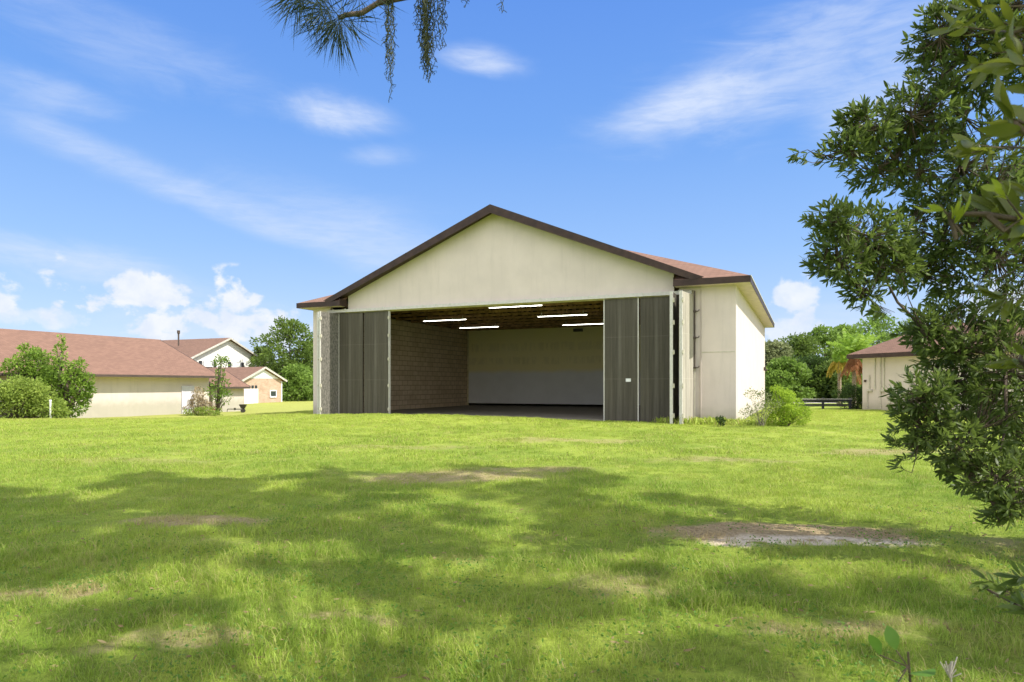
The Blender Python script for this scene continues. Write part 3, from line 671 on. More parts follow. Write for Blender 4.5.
# ------------------------------------------------------------------ vegetation builders
def gz(x, y): return float(height(x, y))
def crown_pts(blobs, n, shell=.55, sat=5):
    out = list(blobs)
    for b in blobs:
        for _ in range(sat):
            d_ = norm(RNG.normal(size=3)); k = RNG.uniform(.22, .42); out.append((b[0]+d_[0]*b[3]*.95, b[1]+d_[1]*b[4]*.95, b[2]+abs(d_[2])*b[5]*.95 if RNG.random() < .7 else b[2]+d_[2]*b[5]*.9, b[3]*k, b[4]*k, b[5]*k*1.1))
    blobs = out
    vols = np.array([b[3]*b[4]*b[5] for b in blobs])**.7; k = np.maximum(8, (n*vols/vols.sum()).astype(int)); P = []; D = []
    for b, m in zip(blobs, k):
        p, d_ = in_blob(m, b[:3], b[3:], shell); P.append(p); D.append(d_)
    return np.concatenate(P), np.concatenate(D)
def limbs(o, blobs, base_h, r0, m, seed=0, name='trunk'):
    rs = random.Random(seed); b = MB(); top = max(bl[2] for bl in blobs)
    cx = sum(bl[0] for bl in blobs)/len(blobs)*.5; cy = sum(bl[1] for bl in blobs)/len(blobs)*.5
    def trunk(z): return Vector((cx*z/top+.06*math.sin(z*1.7), cy*z/top+.05*math.cos(z*1.3), z))
    n = 7; b.tube([trunk(-.3+(top+.3)*k/n) for k in range(n+1)], [r0*(1-.8*k/n)*(1.35 if k == 0 else 1) for k in range(n+1)], 9)
    for bl in blobs:
        c = Vector(bl[:3]); z0 = max(base_h, c.z-.35*(Vector((c.x, c.y, 0)).length+.5)); z0 = min(z0, top*.95)
        p0 = trunk(z0); mid = (p0+c)/2+Vector((rs.uniform(-.1, .1), rs.uniform(-.1, .1), -.12*(c-p0).length))
        b.tube([p0, mid, c], [r0*.4, r0*.25, r0*.1], 6)
        for _ in range(3):
            q = c+Vector((rs.uniform(-1, 1)*bl[3], rs.uniform(-1, 1)*bl[4], rs.uniform(-.6, 1)*bl[5]))*.75
            b.tube([c, (c+q)/2+Vector((0, 0, .05)), q], [r0*.1, r0*.07, r0*.03], 5)
    return b.build(name, m, o, smooth=True)
def tree(label, x, y, H, Wc, n, lm, size, name='tree', cat='tree', group=None, seed=1, low=.15, nb=16, r0=.16, bark='bark', asp=1.0, shell=.6, taper=1.0):
    rs = random.Random(seed); z = gz(x, y)
    o = thing(name, label, cat, (x, y, z), 0, group)
    blobs = []
    for k in range(nb):
        t = (k+.5)/nb; zz = H*(low+(1-low)*t); prof = (math.sin(math.pi*min(1, .22+.75*t))**.6)*(1-(t**3)*.55*taper)
        a = k*2.4+rs.uniform(-.5, .5); rr = Wc/2*prof*rs.uniform(.35, .85)
        br = Wc*.5*rs.uniform(.26, .42)*(1-.3*t)
        blobs.append((math.cos(a)*rr*asp, math.sin(a)*rr, min(zz, H-br*.7), br*1.15, br*1.15, br*rs.uniform(.55, .85)))
    P, D = crown_pts(blobs, n, shell)
    D = norm(D+RNG.normal(size=D.shape)*.8)
    leaf_mesh('crown', P, D, size*(.6+.8*RNG.random(len(P))), size*.55*(.6+.8*RNG.random(len(P))), M[lm], o)
    limbs(o, blobs, H*low*.6, r0, M[bark], seed)
    return o

# background trees, left of the hangar
G1 = 'trees behind the brick garage'
for lab, px, Yd, top, wpx, lm, sd_, low in [
    ('tall leaning crowned tree against the sky left of the hangar', 290, 84, 320, 60, 'L_tree', 3, .3),
    ('round topped tree close behind the hangar corner', 316, 88, 342, 60, 'L_tree2', 4, .12),
    ('lower dark tree beside the brick garage end', 262, 90, 348, 34, 'L_pine', 5, .2),
    ('bushy undergrowth tree below the tall crown', 298, 80, 366, 56, 'L_tree2', 6, .03),
    ('dark low tree in the gap by the garage corner', 284, 86, 372, 34, 'L_tree', 8, .02)]:
    x = (px-512)/F*Yd; z = gz(x, Yd); H = EYE+(HY-top)/F*Yd-z
    tree(lab, x, Yd, H, wpx/F*Yd*1.15, 5200, lm, .38, nb=22, group=G1, seed=sd_, low=low)
# background trees, right
G2 = 'trees behind the paddock fence'
for lab, px, Yd, top, wpx, lm, sd_, low in [
    ('grey green tree showing at the hangar back corner', 772, 66, 342, 46, 'L_grey', 21, .05),
    ('tall dark tree second from the hangar corner', 800, 70, 336, 54, 'L_tree', 22, .05),
    ('tallest dark tree in the middle of the fence line', 824, 72, 328, 50, 'L_tree2', 23, .05),
    ('bright green tree rising left of the palm', 846, 74, 326, 40, 'L_tree2', 24, .12),
    ('wide bright tree crown directly above the outbuilding eave', 878, 78, 316, 60, 'L_tree2', 25, .15),
    ('tree crown beyond the outbuilding ridge', 915, 80, 320, 50, 'L_tree', 26, .15),
    ('low shadowy tree filling the gap above the fence', 812, 62, 358, 60, 'L_hedge', 27, .0),
    ('low dark tree beside the palm trunks', 836, 60, 362, 40, 'L_tree', 28, .0),
    ('pale low tree just clear of the hangar wall', 784, 60, 360, 40, 'L_tree2', 29, .0),
    ('dark tree hidden mostly by the right foreground foliage', 960, 82, 330, 70, 'L_tree', 30, .1)]:
    x = (px-512)/F*Yd; z = gz(x, Yd); H = EYE+(HY-top)/F*Yd-z
    tree(lab, x, Yd, H, wpx/F*Yd*1.35, 6500, lm, .34, nb=26, group=G2, seed=sd_, low=low)
# distant wood closing the horizon
b = []
for x in np.arange(-260, 300, 7.0):
    yy = 165+RNG.uniform(-8, 18); hh = RNG.uniform(5, 8.5); b.append((x, yy, hh*.5, 5.5, 4, hh*.55))
P, D = crown_pts(b, 42000, .6, 0); P[:, 2] = np.abs(P[:, 2])
o = leaf_mesh('distant_woodland', P, norm(D+RNG.normal(size=D.shape)*.8), .9, .6, M['L_tree'], None); tag(o, kind='stuff', label='distant belt of woodland along the horizon', cat='woodland')

# palms
def frond(P, D, T, base, az_, el_, L, sag, n=46, ll=.5, wd=.035, stiff=.2):
    d = np.array([math.cos(az_)*math.cos(el_), math.sin(az_)*math.cos(el_), math.sin(el_)]); pts = []
    for k in range(n):
        t = (k+1)/n; p = np.array(base)+d*L*t*(1-.15*t*sag)+np.array([0, 0, -sag*L*t**2.2*.8]); pts.append(p)
    pts = np.array(pts); tan = norm(np.gradient(pts, axis=0)); side = norm(np.cross(tan, [0, 0, 1.0])+1e-6)
    for s_ in (-1, 1):
        l = ll*np.sin(np.pi*np.clip(np.linspace(.12, 1.0, n), 0, 1))**.6
        P.append(pts); D.append(norm(side*s_*.8+tan*.6+np.array([0, 0, -.35-sag*.7]))); T.append(l+.05)
def palm(label, x, y, H, fr, tr=.13):
    z = gz(x, y); o = thing('palm_tree', label, 'palm tree', (x, y, z), 0)
    b = MB(); b.tube([(0, 0, -.2), (.03, 0, H*.5), (0, .02, H)], [tr*1.25, tr, tr*.9], 10)
    for k in range(int(H/.16)): b.tube([(0, 0, k*.16), (0, 0, k*.16+.05)], tr*1.12, 10, cap=True)
    b.build('trunk', M['palm_bark'], o)
    for nm, mt, lst in fr:
        P, D, T = [], [], []; rb = MB()
        for a, e, L, sg in lst: frond(P, D, T, (0, 0, H), a, e, L, sg)
        P = np.concatenate(P); D = np.concatenate(D); T = np.concatenate(T)
        leaf_mesh(nm, P, D, T, .05, M[mt], o, droop=.1, fold=.05)
rs = random.Random(5)
palm('palm with upright green fronds and rusty hanging skirt at the outbuilding corner', 24.3, 47.5, 3.9,
     [('frond_crown', 'L_palm', [(rs.uniform(0, 6.28), rs.uniform(.5, 1.35), rs.uniform(2.0, 3.0), rs.uniform(.15, .55)) for _ in range(24)]),
      ('dead_fronds', 'L_rust', [(rs.uniform(0, 6.28), rs.uniform(-1.35, -.9), rs.uniform(1.3, 2.2), rs.uniform(.1, .3)) for _ in range(13)])])
palm('smaller palm with yellowed arching fronds left of the rusty one', 24.0, 49, 3.2,
     [('frond_crown', 'L_gold', [(rs.uniform(0, 6.28), rs.uniform(.1, .8), rs.uniform(1.0, 1.6), rs.uniform(1.0, 1.5)) for _ in range(9)]),
      ('green_fronds', 'L_palm', [(rs.uniform(0, 6.28), rs.uniform(.8, 1.4), rs.uniform(1.2, 1.8), .4) for _ in range(5)])], .12)
# hedge
def bush(label, x, y, blobs, n, lm, size, name='shrub', cat='shrub', stems=True, asp=.5, sm='bark', group=None, shell=.7, r0=.035, seed=1):
    o = thing(name, label, cat, (x, y, gz(x, y)), 0, group); P, D = crown_pts(blobs, n, shell); P[:, 2] = np.maximum(P[:, 2], .02)
    leaf_mesh('foliage', P, norm(D+RNG.normal(size=D.shape)*.7), size*(.6+.8*RNG.random(len(P))), size*asp, M[lm], o)
    if stems:
        r_ = random.Random(seed); b = MB()
        for bl in blobs:
            for _ in range(3):
                q = Vector(bl[:3])+Vector((r_.uniform(-.6, .6)*bl[3], r_.uniform(-.6, .6)*bl[4], r_.uniform(-.2, .7)*bl[5]))
                b.tube([(r_.uniform(-.1, .1), r_.uniform(-.1, .1), -.1), (q.x*.45, q.y*.45, q.z*.5), tuple(q)], [r0, r0*.7, r0*.25], 5)
        b.build('stems', M[sm], o, smooth=True)
    return o
bush('dark clipped hedge against the outbuilding corner', 22.65, 44.3, [(-.3, 0, .65, .8, .8, .8), (.5, 0, .7, .7, .8, .85), (0, .2, 1.0, .8, .7, .55), (.9, -.2, .4, .5, .5, .5)], 4200, 'L_hedge', .11, 'hedge', 'hedge')
# left bushes
bush('tall vine covered tree at the far left, highest of the bushes', -27.6, 38.2, [(0,0,3.2,.8,.9,.7),(.7,0,3.1,.7,.7,.6),(-.7,0,2.9,.6,.7,.5),(.4,0,2.1,1.0,1.0,.8),(-.5,0,1.6,.8,.9,.8),(.2,0,.8,1.2,1.1,.8),(1.3,0,2.2,.5,.6,.5),(-.2,.2,3.9,.45,.5,.3)], 4800, 'L_ivy', .2, 'tree', 'tree', r0=.1, seed=3)
bush('dark pointed bush with a spire top beside the cream house wall', -25.4, 37.6, [(0,0,3.7,.28,.28,.8),(0,0,2.7,.55,.6,.6),(.7,0,2.3,.55,.6,.5),(1.15,0,1.7,.5,.6,.5),(-.4,0,1.7,.8,.8,.8),(.5,0,.9,.95,.8,.8),(-.3,-.1,.5,.8,.8,.5),(1.0,0,3.0,.35,.4,.3),(1.5,0,2.3,.3,.3,.3)], 4800, 'L_ivy', .19, r0=.08, seed=4)
bush('low olive thicket in the left corner of the lawn', -27.0, 36.2, [(0,0,.9,1.4,1,1.0),(1.0,0,1.1,1.2,1,.9),(-1.2,0,1.3,1.2,1,.9),(1.9,0,.6,.9,.7,.6),(.3,0,1.7,1,.8,.6),(2.4,-.2,.3,.6,.5,.35),(-2.6,0,1.2,1.3,1,1)], 7500, 'L_olive', .17, r0=.05, seed=5)
b = MB(); b.tube([(0, 0, -.2), (0, 0, 1.0)], .045, 8); b.tube([(0, 0, .95), (0, 0, 1.05)], .06, 8)
o = b.build('marker_post', M['white_paint']); o.location = (-24.6, 35.6, gz(-24.6, 35.6)); tag(o, 'thin white post standing in front of the left bushes', 'post')
# slender sapling and dry shrub by the house end
sx_, sy_ = -21.5, 48.6
bush('slender sapling with tufted top in front of the long house end', sx_, sy_, [(0,0,1.7,.75,.6,.55),(.3,0,2.2,.6,.5,.5),(.25,0,2.9,.35,.35,.5),(.6,0,1.3,.5,.4,.5),(.35,0,3.8,.7,.5,.28),(.3,0,4.1,.35,.3,.25)], 760, 'L_tree2', .19, 'sapling', 'sapling', r0=.06, seed=6, shell=1.2)
bush('brown dry shrub at the foot of the sapling', sx_-1.1, sy_-.6, [(0,0,.8,.6,.6,.6),(-.5,0,.4,.5,.5,.4),(.6,0,.5,.6,.5,.5),(.1,0,1.5,.4,.4,.5)], 1400, 'L_dry', .15, r0=.03, sm='bark_lt', seed=7)
bush('low green weeds under the dry shrub', sx_-.8, sy_-1.2, [(0,0,.2,1.0,.5,.35),(.8,0,.25,.7,.5,.4)], 900, 'L_olive', .14, 'weed_patch', 'weeds', stems=False)
# hangar corner shrubs
bush('lime green rounded shrub by the hangar right corner', 10.35, 25.4, [(-.05,0,1.15,.36,.34,.26),(-.4,0,.75,.3,.3,.28),(.42,.1,.85,.34,.3,.22),(.1,-.2,.6,.42,.35,.25),(.5,-.1,.35,.42,.35,.25),(-.25,-.1,.3,.45,.35,.28),(-.3,0,1.4,.2,.2,.14),(.78,0,.55,.22,.2,.18),(.5,.7,1.1,.2,.2,.2)], 3600, 'L_bush', .105, seed=8, r0=.02, shell=1.0, asp=.42)
bush('sparse grey green shrub with pale stems against the hangar corner', 9.35, 25.0, [(-.35,0,1.2,.32,.25,.22),(.1,0,1.1,.3,.25,.3),(.4,0,.8,.3,.25,.3),(-.1,0,.55,.4,.3,.35),(-.5,0,.5,.25,.25,.3)], 900, 'L_grey', .07, r0=.012, sm='bark_lt', seed=9, shell=1.5)
o = bush('dark wilted weed at the foot of the cream wing wall', 7.95, 25.6, [(0,0,.28,.1,.1,.09),(.1,0,.15,.08,.08,.1)], 60, 'L_hedge', .1, 'weed', 'weed', r0=.012, seed=10)

# paddock fence and pale track
fx0, fy0 = (788-512)/F*43.4, 43.4; fx1, fy1 = (852-512)/F*43.4, 43.4
fe = thing('paddock_fence', 'low black board fence between the hangar shrubs and hedge', 'fence', (fx0, fy0, 0), 0)
Lf = fx1-fx0
b = MB(); b.box(0, Lf, -.03, .01, .50, .64); b.build('rail', M['fence'], fe)
b = MB(); b.box(0, Lf, -.03, .01, .20, .34); b.build('rail', M['fence'], fe)
b = MB(); b.box(-.02, Lf, -.05, .05, .643, .67); b.build('cap_rail', M['steel'], fe)
for x_ in (.1, 2.3, Lf-.1): b = MB(); b.box(x_-.06, x_+.06, .012, .12, -.4, .76); b.build('post', M['fence'], fe)
V = np.array([[12, 57, 0.0], [40, 57, 0], [40, 63, 0], [12, 63, 0]]); V[:, 2] = height(V[:, 0], V[:, 1])+.012
tag(mesh_np('track', V, np.array([[0, 1, 2, 3]]), M['path']), kind='structure')

# small spreader standing by the annex
sx2, sy2 = -21.3, 52.9; z2 = gz(sx2, sy2)
sp_ = thing('farm_spreader', 'small dark spreader with flared hopper and drawbar by the annex wall', 'farm tool', (sx2, sy2, z2), .2)
b = MB(); b.add([(-.18,-.18,.45),(.18,-.18,.45),(.18,.18,.45),(-.18,.18,.45),(-.4,-.35,.95),(.4,-.35,.95),(.4,.35,.95),(-.4,.35,.95)], [(0,1,5,4),(1,2,6,5),(2,3,7,6),(3,0,4,7),(3,2,1,0)]); b.build('hopper', M['dark_metal'], sp_)
b = MB(); b.tube([(-.2,0,.4),(-1.7,0,.42)], .05, 6); b.tube([(-1.7,0,.42),(-1.75,0,.1)], .04, 6); b.tube([(0,0,.45),(0,0,.05)], .09, 8); b.box(-1.0,-.8,-.1,.1,.3,.55); b.build('drawbar', M['dark_metal'], sp_)
for s_ in (-.3, .3):
    b = MB(); b.tube([(0, s_-.05, .22), (0, s_+.05, .22)], .22, 16); b.build('wheel', M['dark_metal'], sp_)
sp_.scale = (.68, .68, .68)
b = MB(); b.box(-2.9, -2.1, -.15, .15, .12, .3); b.tube([(-2.9, 0, .2), (-3.3, 0, .2)], .04, 6); ob = b.build('clay_edging', M['redbrown']); ob.location = (sx2, sy2, z2); tag(ob, 'low reddish block lying by the annex wall', 'block')

# ------------------------------------------------------------------ foreground laurel at the right
def leafy_tree(o, whorls, trunk_fn, hubs, lm, L, Wd, per=(7, 12), seed=3, rb=.03, barkm='twig', tiprat=.35):
    """whorls: (point, outward dir); hubs: branch nodes the twigs grow from"""
    rs = random.Random(seed); P, D, LL = [], [], []; tw = MB()
    for p, dr_ in whorls:
        p = np.array(p); dr_ = norm(np.array(dr_, float)); k = rs.randint(*per)
        hub = min(hubs, key=lambda h: (Vector(h)-Vector(p)).length)
        st = p-dr_*L*1.3
        h = np.array(hub); m1 = (st+h)/2+np.array([0, 0, -.03]); 
        tw.tube([tuple(h), tuple(m1), tuple(st), tuple(p)], [.006, .004, .003, .0015], 4, cap=False)
        for j in range(k):
            t = rs.random()**1.5; b_ = p-dr_*L*.9*t
            rd = norm(np.array([rs.gauss(0, 1) for _ in range(3)])); side = norm(rd-dr_*rd.dot(dr_))
            dd = norm(dr_*(.9-.5*t)+side*rs.uniform(.45, 1.0)); P.append(b_); D.append(dd); LL.append(L*rs.uniform(.6, 1.15))
    P = np.array(P); D = np.array(D); LL = np.array(LL)
    leaf_mesh('foliage', P, D, LL, Wd*(LL/L)*(.8+.4*RNG.random(len(LL))), M[lm], o, droop=.2, fold=.12, fine=True)
    tw.build('twigs', M[barkm], o)
ft = thing('laurel_tree', 'large leafy laurel tree filling the right edge of the lawn', 'tree', (6.1, 6.3, 0), 0)
def loc(p, o): return (p[0]-o.location.x, p[1]-o.location.y, p[2]-o.location.z)
bl = [(965,55,52,55,6.2),(925,110,40,45,6.1),(1015,30,55,60,6.0),(940,30,24,30,6.1),(868,125,36,20,5.9),(845,150,26,20,5.8),(895,160,50,36,6.3),(960,165,65,60,6.5),
      (835,222,26,18,5.7),(860,235,48,34,6.0),(838,262,30,24,5.8),(885,265,38,30,6.2),(862,292,22,16,6.0),(940,240,60,60,6.6),(995,250,60,80,6.3),
      (955,345,44,50,6.2),(925,330,26,24,6.1),(925,392,34,22,5.8),(915,420,26,30,5.9),(1005,370,60,60,6.0),(955,440,48,34,5.9),(995,475,48,30,5.7),(1010,505,30,18,5.5),
      (1075,330,50,60,6.6),(1085,440,75,70,6.2),(1040,200,60,70,7.2),(1110,520,60,50,6.3),(985,410,40,40,6.6)]
whorls = []; hubs = []; bb = MB(); rs = random.Random(9)
tr_top = Vector((6.3, 6.4, 6.2)); 
def trk(z): return Vector((6.1+.05*math.sin(z), 6.3+.06*math.cos(z*1.4), z))
o0 = ft
bb.tube([loc(trk(z), o0) for z in (-.2, .5, 1.2, 2.2, 3.2, 4.2, 5.2)], [.15, .12, .11, .09, .07, .05, .03], 10)
cents = sorted([(Vector(at(a[0], a[1], a[4])), a) for a in bl], key=lambda q: (q[0]-trk(max(.5, q[0].z*.8))).length)
done = []
for c, (px, py, rx, ry, Yd) in cents:
    rX, rZ = rx/F*Yd, ry/F*Yd; rY = (rX+rZ)*.5
    z0 = max(.6, min(5, c.z-.5)); p0 = trk(z0); opts = [q for q in done if (q-c).length < (p0-c).length*.75]
    if opts: p0 = min(opts, key=lambda q: (q-c).length)
    mid = (p0+c)/2+Vector((rs.uniform(-.08, .08), rs.uniform(-.1, .1), rs.uniform(-.12, .04))); m2 = (mid+c)/2+Vector((rs.uniform(-.06, .06), 0, rs.uniform(-.05, .06)))
    bb.tube([loc(p0, o0), loc(mid, o0), loc(m2, o0), loc(c, o0)], [.016, .012, .009, .006], 6); done.append(c)
    hubs.append(loc(c, o0))
    for _ in range(3):
        q = c+Vector((rs.uniform(-.6, .6)*rX, rs.uniform(-.6, .6)*rY, rs.uniform(-.6, .6)*rZ)); hubs.append(loc(q, o0)); bb.tube([loc(c, o0), loc(q, o0)], [.009, .005], 5)
    n = int(74*(rx*ry/1000)**.9); n = max(n, 28)
    p, d_ = in_blob(n, c, (rX, rY, rZ), .9)
    for a, e in zip(p, d_): whorls.append((loc(a, o0), (e[0]-.35, e[1], e[2]+.25)))
# loose outlying sprigs
for px, py, Yd in [(796,158,5.7),(905,52,6.1),(912,40,6.1),(808,222,5.7),(812,268,5.8),(862,108,5.9),(893,440,5.8),(899,425,5.9),(897,462,5.8),(990,520,5.5),(1008,515,5.5),(820,340,6) if False else (880,312,6.0),(845,118,5.9),(936,12,6.1)]:
    for k in range(3): p = at(px+rs.uniform(-5, 5), py+rs.uniform(-5, 5), Yd); whorls.append((loc(p, o0), (-1, rs.uniform(-.4, .4), rs.uniform(-.5, .5))))
bb.build('trunk', M['bark'], ft, smooth=True)
leafy_tree(ft, whorls, None, hubs, 'L_fore', .10, .0235, (7, 11))
# near laurel: its branches reach in from beside the camera
nt = thing('young_laurel', 'close leafy branches with big glossy leaves at the upper right corner', 'tree', (2.3, .75, 0), 0)
nb = MB(); o0 = nt
stem = [(2.3, .75, -.1), (2.28, .8, .8), (2.15, .9, 1.6), (2.0, 1.0, 2.4), (1.95, 1.1, 3.2)]
nb.tube([loc(p, o0) for p in stem], [.05, .04, .032, .022, .012], 8)
wh = []; hubs = []; wy = []
def br(start, pts, r=.008):
    nb.tube([loc(start, o0)]+[loc(at(*p), o0) for p in pts], [r*1.5]+[r*(1-.6*k/len(pts)) for k in range(len(pts))], 6)
    for p in pts: hubs.append(loc(at(*p), o0))
br((2.1, .95, 1.9), [(1080, 125, 1.5), (1040, 121, 1.35), (1012, 122, 1.25)])
br((2.05, 1.0, 2.3), [(1090, 10, 1.5), (1040, 20, 1.4), (1010, 35, 1.4)])
br((2.15, .9, 1.7), [(1080, 235, 1.5), (1030, 222, 1.4), (985, 214, 1.35), (950, 214, 1.3)])
br((2.2, .85, 1.4), [(1090, 330, 1.8), (1050, 370, 1.9), (1020, 360, 2.0)])
br((2.25, .8, .9), [(1080, 640, 2.6), (1030, 612, 2.9), (1000, 596, 3.1), (985, 588, 3.2)])
for px, py, Yd, k in [(1010,122,1.25,2),(1022,60,1.3,2),(1005,30,1.4,2),(1030,150,1.35,1),(1018,200,1.5,2),(1000,215,1.38,2),(1028,235,1.45,2),(1045,100,1.4,2),(1040,10,1.4,2),(985,10,1.6,1),(1015,365,2.0,2),(985,60,1.9,2),(965,150,2.0,2),(1000,300,2.1,2),(960,20,2.2,1)]:
    for _ in range(k): wh.append((loc(at(px+rs.uniform(-8, 8), py+rs.uniform(-8, 8), Yd), o0), (-1, rs.uniform(-.3, .5), rs.uniform(-.3, .5))))
for px, py, Yd in [(940,205,1.3),(1000,190,1.35),(1030,222,1.35)]:
    wy.append((loc(at(px, py, Yd), o0), (-.6, .1, .9)))
low = []
for px, py, Yd in [(985,582,3.2),(1008,592,3.0),(1026,606,2.8),(1020,575,2.9)]:
    for _ in range(2): low.append((loc(at(px+rs.uniform(-3, 3), py+rs.uniform(-3, 3), Yd), o0), (-1, rs.uniform(-.3, .3), rs.uniform(0, .5))))
nb.build('trunk', M['twig'], nt, smooth=True)
leafy_tree(nt, wh, None, hubs, 'L_near', .085, .022, (5, 8), 5)
leafy_tree(nt, wy, None, hubs, 'L_young', .055, .016, (5, 7), 6)
leafy_tree(nt, low, None, hubs, 'L_fore', .09, .022, (7, 10), 7)

# ------------------------------------------------------------------ tall pine over the camera with moss
pt = thing('pine_tree', 'tall pine whose needled limb dips into the top of the view', 'tree', (5.2, -1.6, 0), 0)
pb = MB(); o0 = pt
def ptr(z): return Vector((5.2+.02*z, -1.6+.12*max(0, z-2), z))
pb.tube([loc(ptr(z), o0) for z in (-.3, 1, 3, 5, 7, 9, 11, 12.5)], [.34, .28, .25, .22, .19, .14, .08, .04], 12)
tufts = []
kx, ky = -sh.x/math.tan(SUN_EL), -sh.y/math.tan(SUN_EL)       # shadow drift per metre of height
for sxx, syy, r, hh, dens in [(-6.6,8.4,1.9,9.6,1.0),(-5.4,10.9,1.5,10,1.1),(-3.6,9.4,1.7,9.4,1.0),(-.6,12.2,1.3,10.3,.75),(1.1,11.0,.9,9.8,.7),(-1.6,10.6,1.2,9.6,.8),(-6.2,5.4,2.1,9.0,.85),(-3.6,6.2,1.5,8.8,.75),
                         (-8.8,8.0,2.0,10,1.0),(-1.0,7.8,1.1,9.0,.6),(.2,5.2,1.4,8.8,.75),(2.6,5.0,1.4,8.6,.85),(-2.2,3.4,1.7,8.3,.7),(1.5,3.0,1.6,8.0,.8),(4.2,4.4,1.3,8.2,.8),(4.6,2.8,1.4,8,.7),(2.3,9.4,.7,8.9,.7),(-5,3,2.2,8.2,.9),(-4.8,7.6,1.6,9.1,.9),(-2.6,7.4,1.4,9,.8),(-4.9,9.4,1.5,9.5,1),(-2.2,10.9,1.4,9.8,.85),(-7.8,9.3,1.5,9.9,1),(-7.6,5.6,1.7,9.1,.9),(.9,12.0,1.2,10,.7),(.3,9.9,1.2,9.5,.75),(-6.4,3.8,1.6,8.6,.8),(-1.2,6.2,1.2,8.8,.7),(-4.6,4.6,1.6,8.6,.8),(-7.4,7.0,1.8,9.3,.9),(-2.4,9.0,1.2,9.2,.8),(.9,8.6,.9,9.2,.7),
                         (-9,4.5,2,9.4,.7),(-3.4,12.0,.9,10.2,.7)]:
    c = Vector((sxx-kx*hh, syy-ky*hh, hh)); z0 = c.z-.22*(Vector((c.x, c.y))-Vector((5.3, -1))).length; p0 = ptr(min(12, max(5, z0)))
    mid = (p0+c)/2+Vector((0, 0, .25)); pb.tube([loc(p0, o0), loc(mid, o0), loc(c, o0)], [.026, .018, .010], 6)
    n = int(140*r*r*dens*(.46 if syy < 6 and sxx > -3 else .82))
    p, d_ = in_blob(n, c, (r, r, .6), 1.2)
    gp = np.array([c+Vector((rs.gauss(0, r*.55), rs.gauss(0, r*.55), rs.gauss(0, .2))) for _ in range(9)])   # boughs: tufts gather round twig ends
    near_ = np.argmin(((p[:, None]-gp[None])**2).sum(-1), 1); p = p+(gp[near_]-p)*.5
    for a in p:
        tufts.append(Vector(a)); 
        if len(tufts) % 2 == 0: pb.tube([loc(c, o0), loc(Vector(a), o0)], [.010, .005], 4, cap=False)
# the limb that shows, with the needle tuft
limb = [ptr(6.0), Vector((3.2, 1.2, 5.2)), Vector((1.2, 2.6, 4.1)), Vector(at(500, -28, 3.0)), Vector(at(420, -6, 3.0)), Vector(at(378, 3, 3.0)), Vector(at(362, 13, 3.0)), Vector(at(346, 15, 3.0)), Vector(at(338, 18, 3.0))]
pb.tube([loc(p, o0) for p in limb], [.06, .045, .03, .02, .014, .012, .012, .011, .01], 8)
limb2 = [Vector(at(420, -6, 3.0)), Vector(at(360, -20, 2.9)), Vector(at(300, -12, 2.9))]; pb.tube([loc(p, o0) for p in limb2], [.013, .01, .008], 6)
pb.build('trunk', M['bark'], pt, smooth=True)
P, D, LL = [], [], []
for c in tufts:
    k = 38; dd = norm(RNG.normal(size=(k, 3))+np.array([0, 0, .3])); P.append(np.repeat([loc(c, o0)], k, 0)); D.append(dd); LL.append(.24+.1*RNG.random(k))
leaf_mesh('needle_crown', np.concatenate(P), np.concatenate(D), np.concatenate(LL), .021, M['L_needle'], pt, droop=.05, fold=0)
P, D, LL = [], [], []
def tuft(px, py, Y_, k, bias, L0=.205):
    c = np.array(loc(at(px, py, Y_), o0)); dd = norm(RNG.normal(size=(k, 3))+np.array(bias)); P.append(c+RNG.normal(size=(k, 3))*.012+dd*.01); D.append(dd); LL.append(L0*(.75+.4*RNG.random(k)))
tuft(338, 18, 3.0, 120, (-.5, 0, -.9)); tuft(344, 14, 3.0, 60, (.1, 0, -1.1)); tuft(330, 6, 2.95, 90, (-1.2, 0, -.5)); tuft(300, -12, 2.9, 120, (-.9, 0, -.7)); tuft(318, -8, 2.9, 80, (-.6, 0, -.4), .22); tuft(362, -8, 2.95, 60, (-.3, 0, -.3), .2)
leaf_mesh('needles', np.concatenate(P), np.concatenate(D), np.concatenate(LL), .0042, M['L_needle'], pt, droop=.12, fold=.0)
# hanging moss
def moss(label, px, Y_, ytop, ybot, wpx, n, seed):
    rs = random.Random(seed); top = Vector(at(px, ytop, Y_)); bot = Vector(at(px+2, ybot, Y_)); L = top.z-bot.z
    o = thing('spanish_moss', label, 'moss', tuple(top), 0, 'moss strands hanging from the pine limb'); b = MB()
    for s_ in range(n):
        Ls = L*(rs.random()**.8*.75+.25) if s_ else L; w_ = wpx/F*Y_/2
        x, y = rs.gauss(0, w_*.55), rs.gauss(0, w_*.5); pts = []; k = int(Ls/.013)+3; ph = rs.uniform(0, 6.28); fr_ = rs.uniform(.6, 1.2)
        for i_ in range(k):
            t = i_/(k-1); x += rs.gauss(0, .0022); y += rs.gauss(0, .0022); sh_ = 1-.75*(t*Ls/L)
            pts.append((x*sh_+.006*math.sin(ph+i_*fr_), y*sh_+.006*math.cos(ph*1.3+i_*fr_*1.2), -t*Ls))
        b.tube(pts, .0017, 3, cap=False)
        for i_ in range(2, k-1):
            if rs.random() < .55:
                p = Vector(pts[i_]); q = p+Vector((rs.gauss(0, .011), rs.gauss(0, .011), rs.uniform(-.014, .006))); r_ = q+Vector((rs.gauss(0, .006), 0, -.008)); b.tube([p, q, r_], .0015, 3, cap=False)
    me = b.build('strands', M['L_moss'], o)
moss('long thin strand of grey moss nearest the needle tuft', 389, 3.0, -14, 102, 11, 12, 1)
moss('thick clump of grey moss right of the thin strand', 428, 3.0, -14, 84, 22, 38, 2)
moss('short wisp of grey moss right of the thick clump', 441, 3.0, -14, 50, 12, 6, 5)
moss('tiny moss tip just showing at the top edge', 502, 3.0, -24, 13, 5, 3, 3)
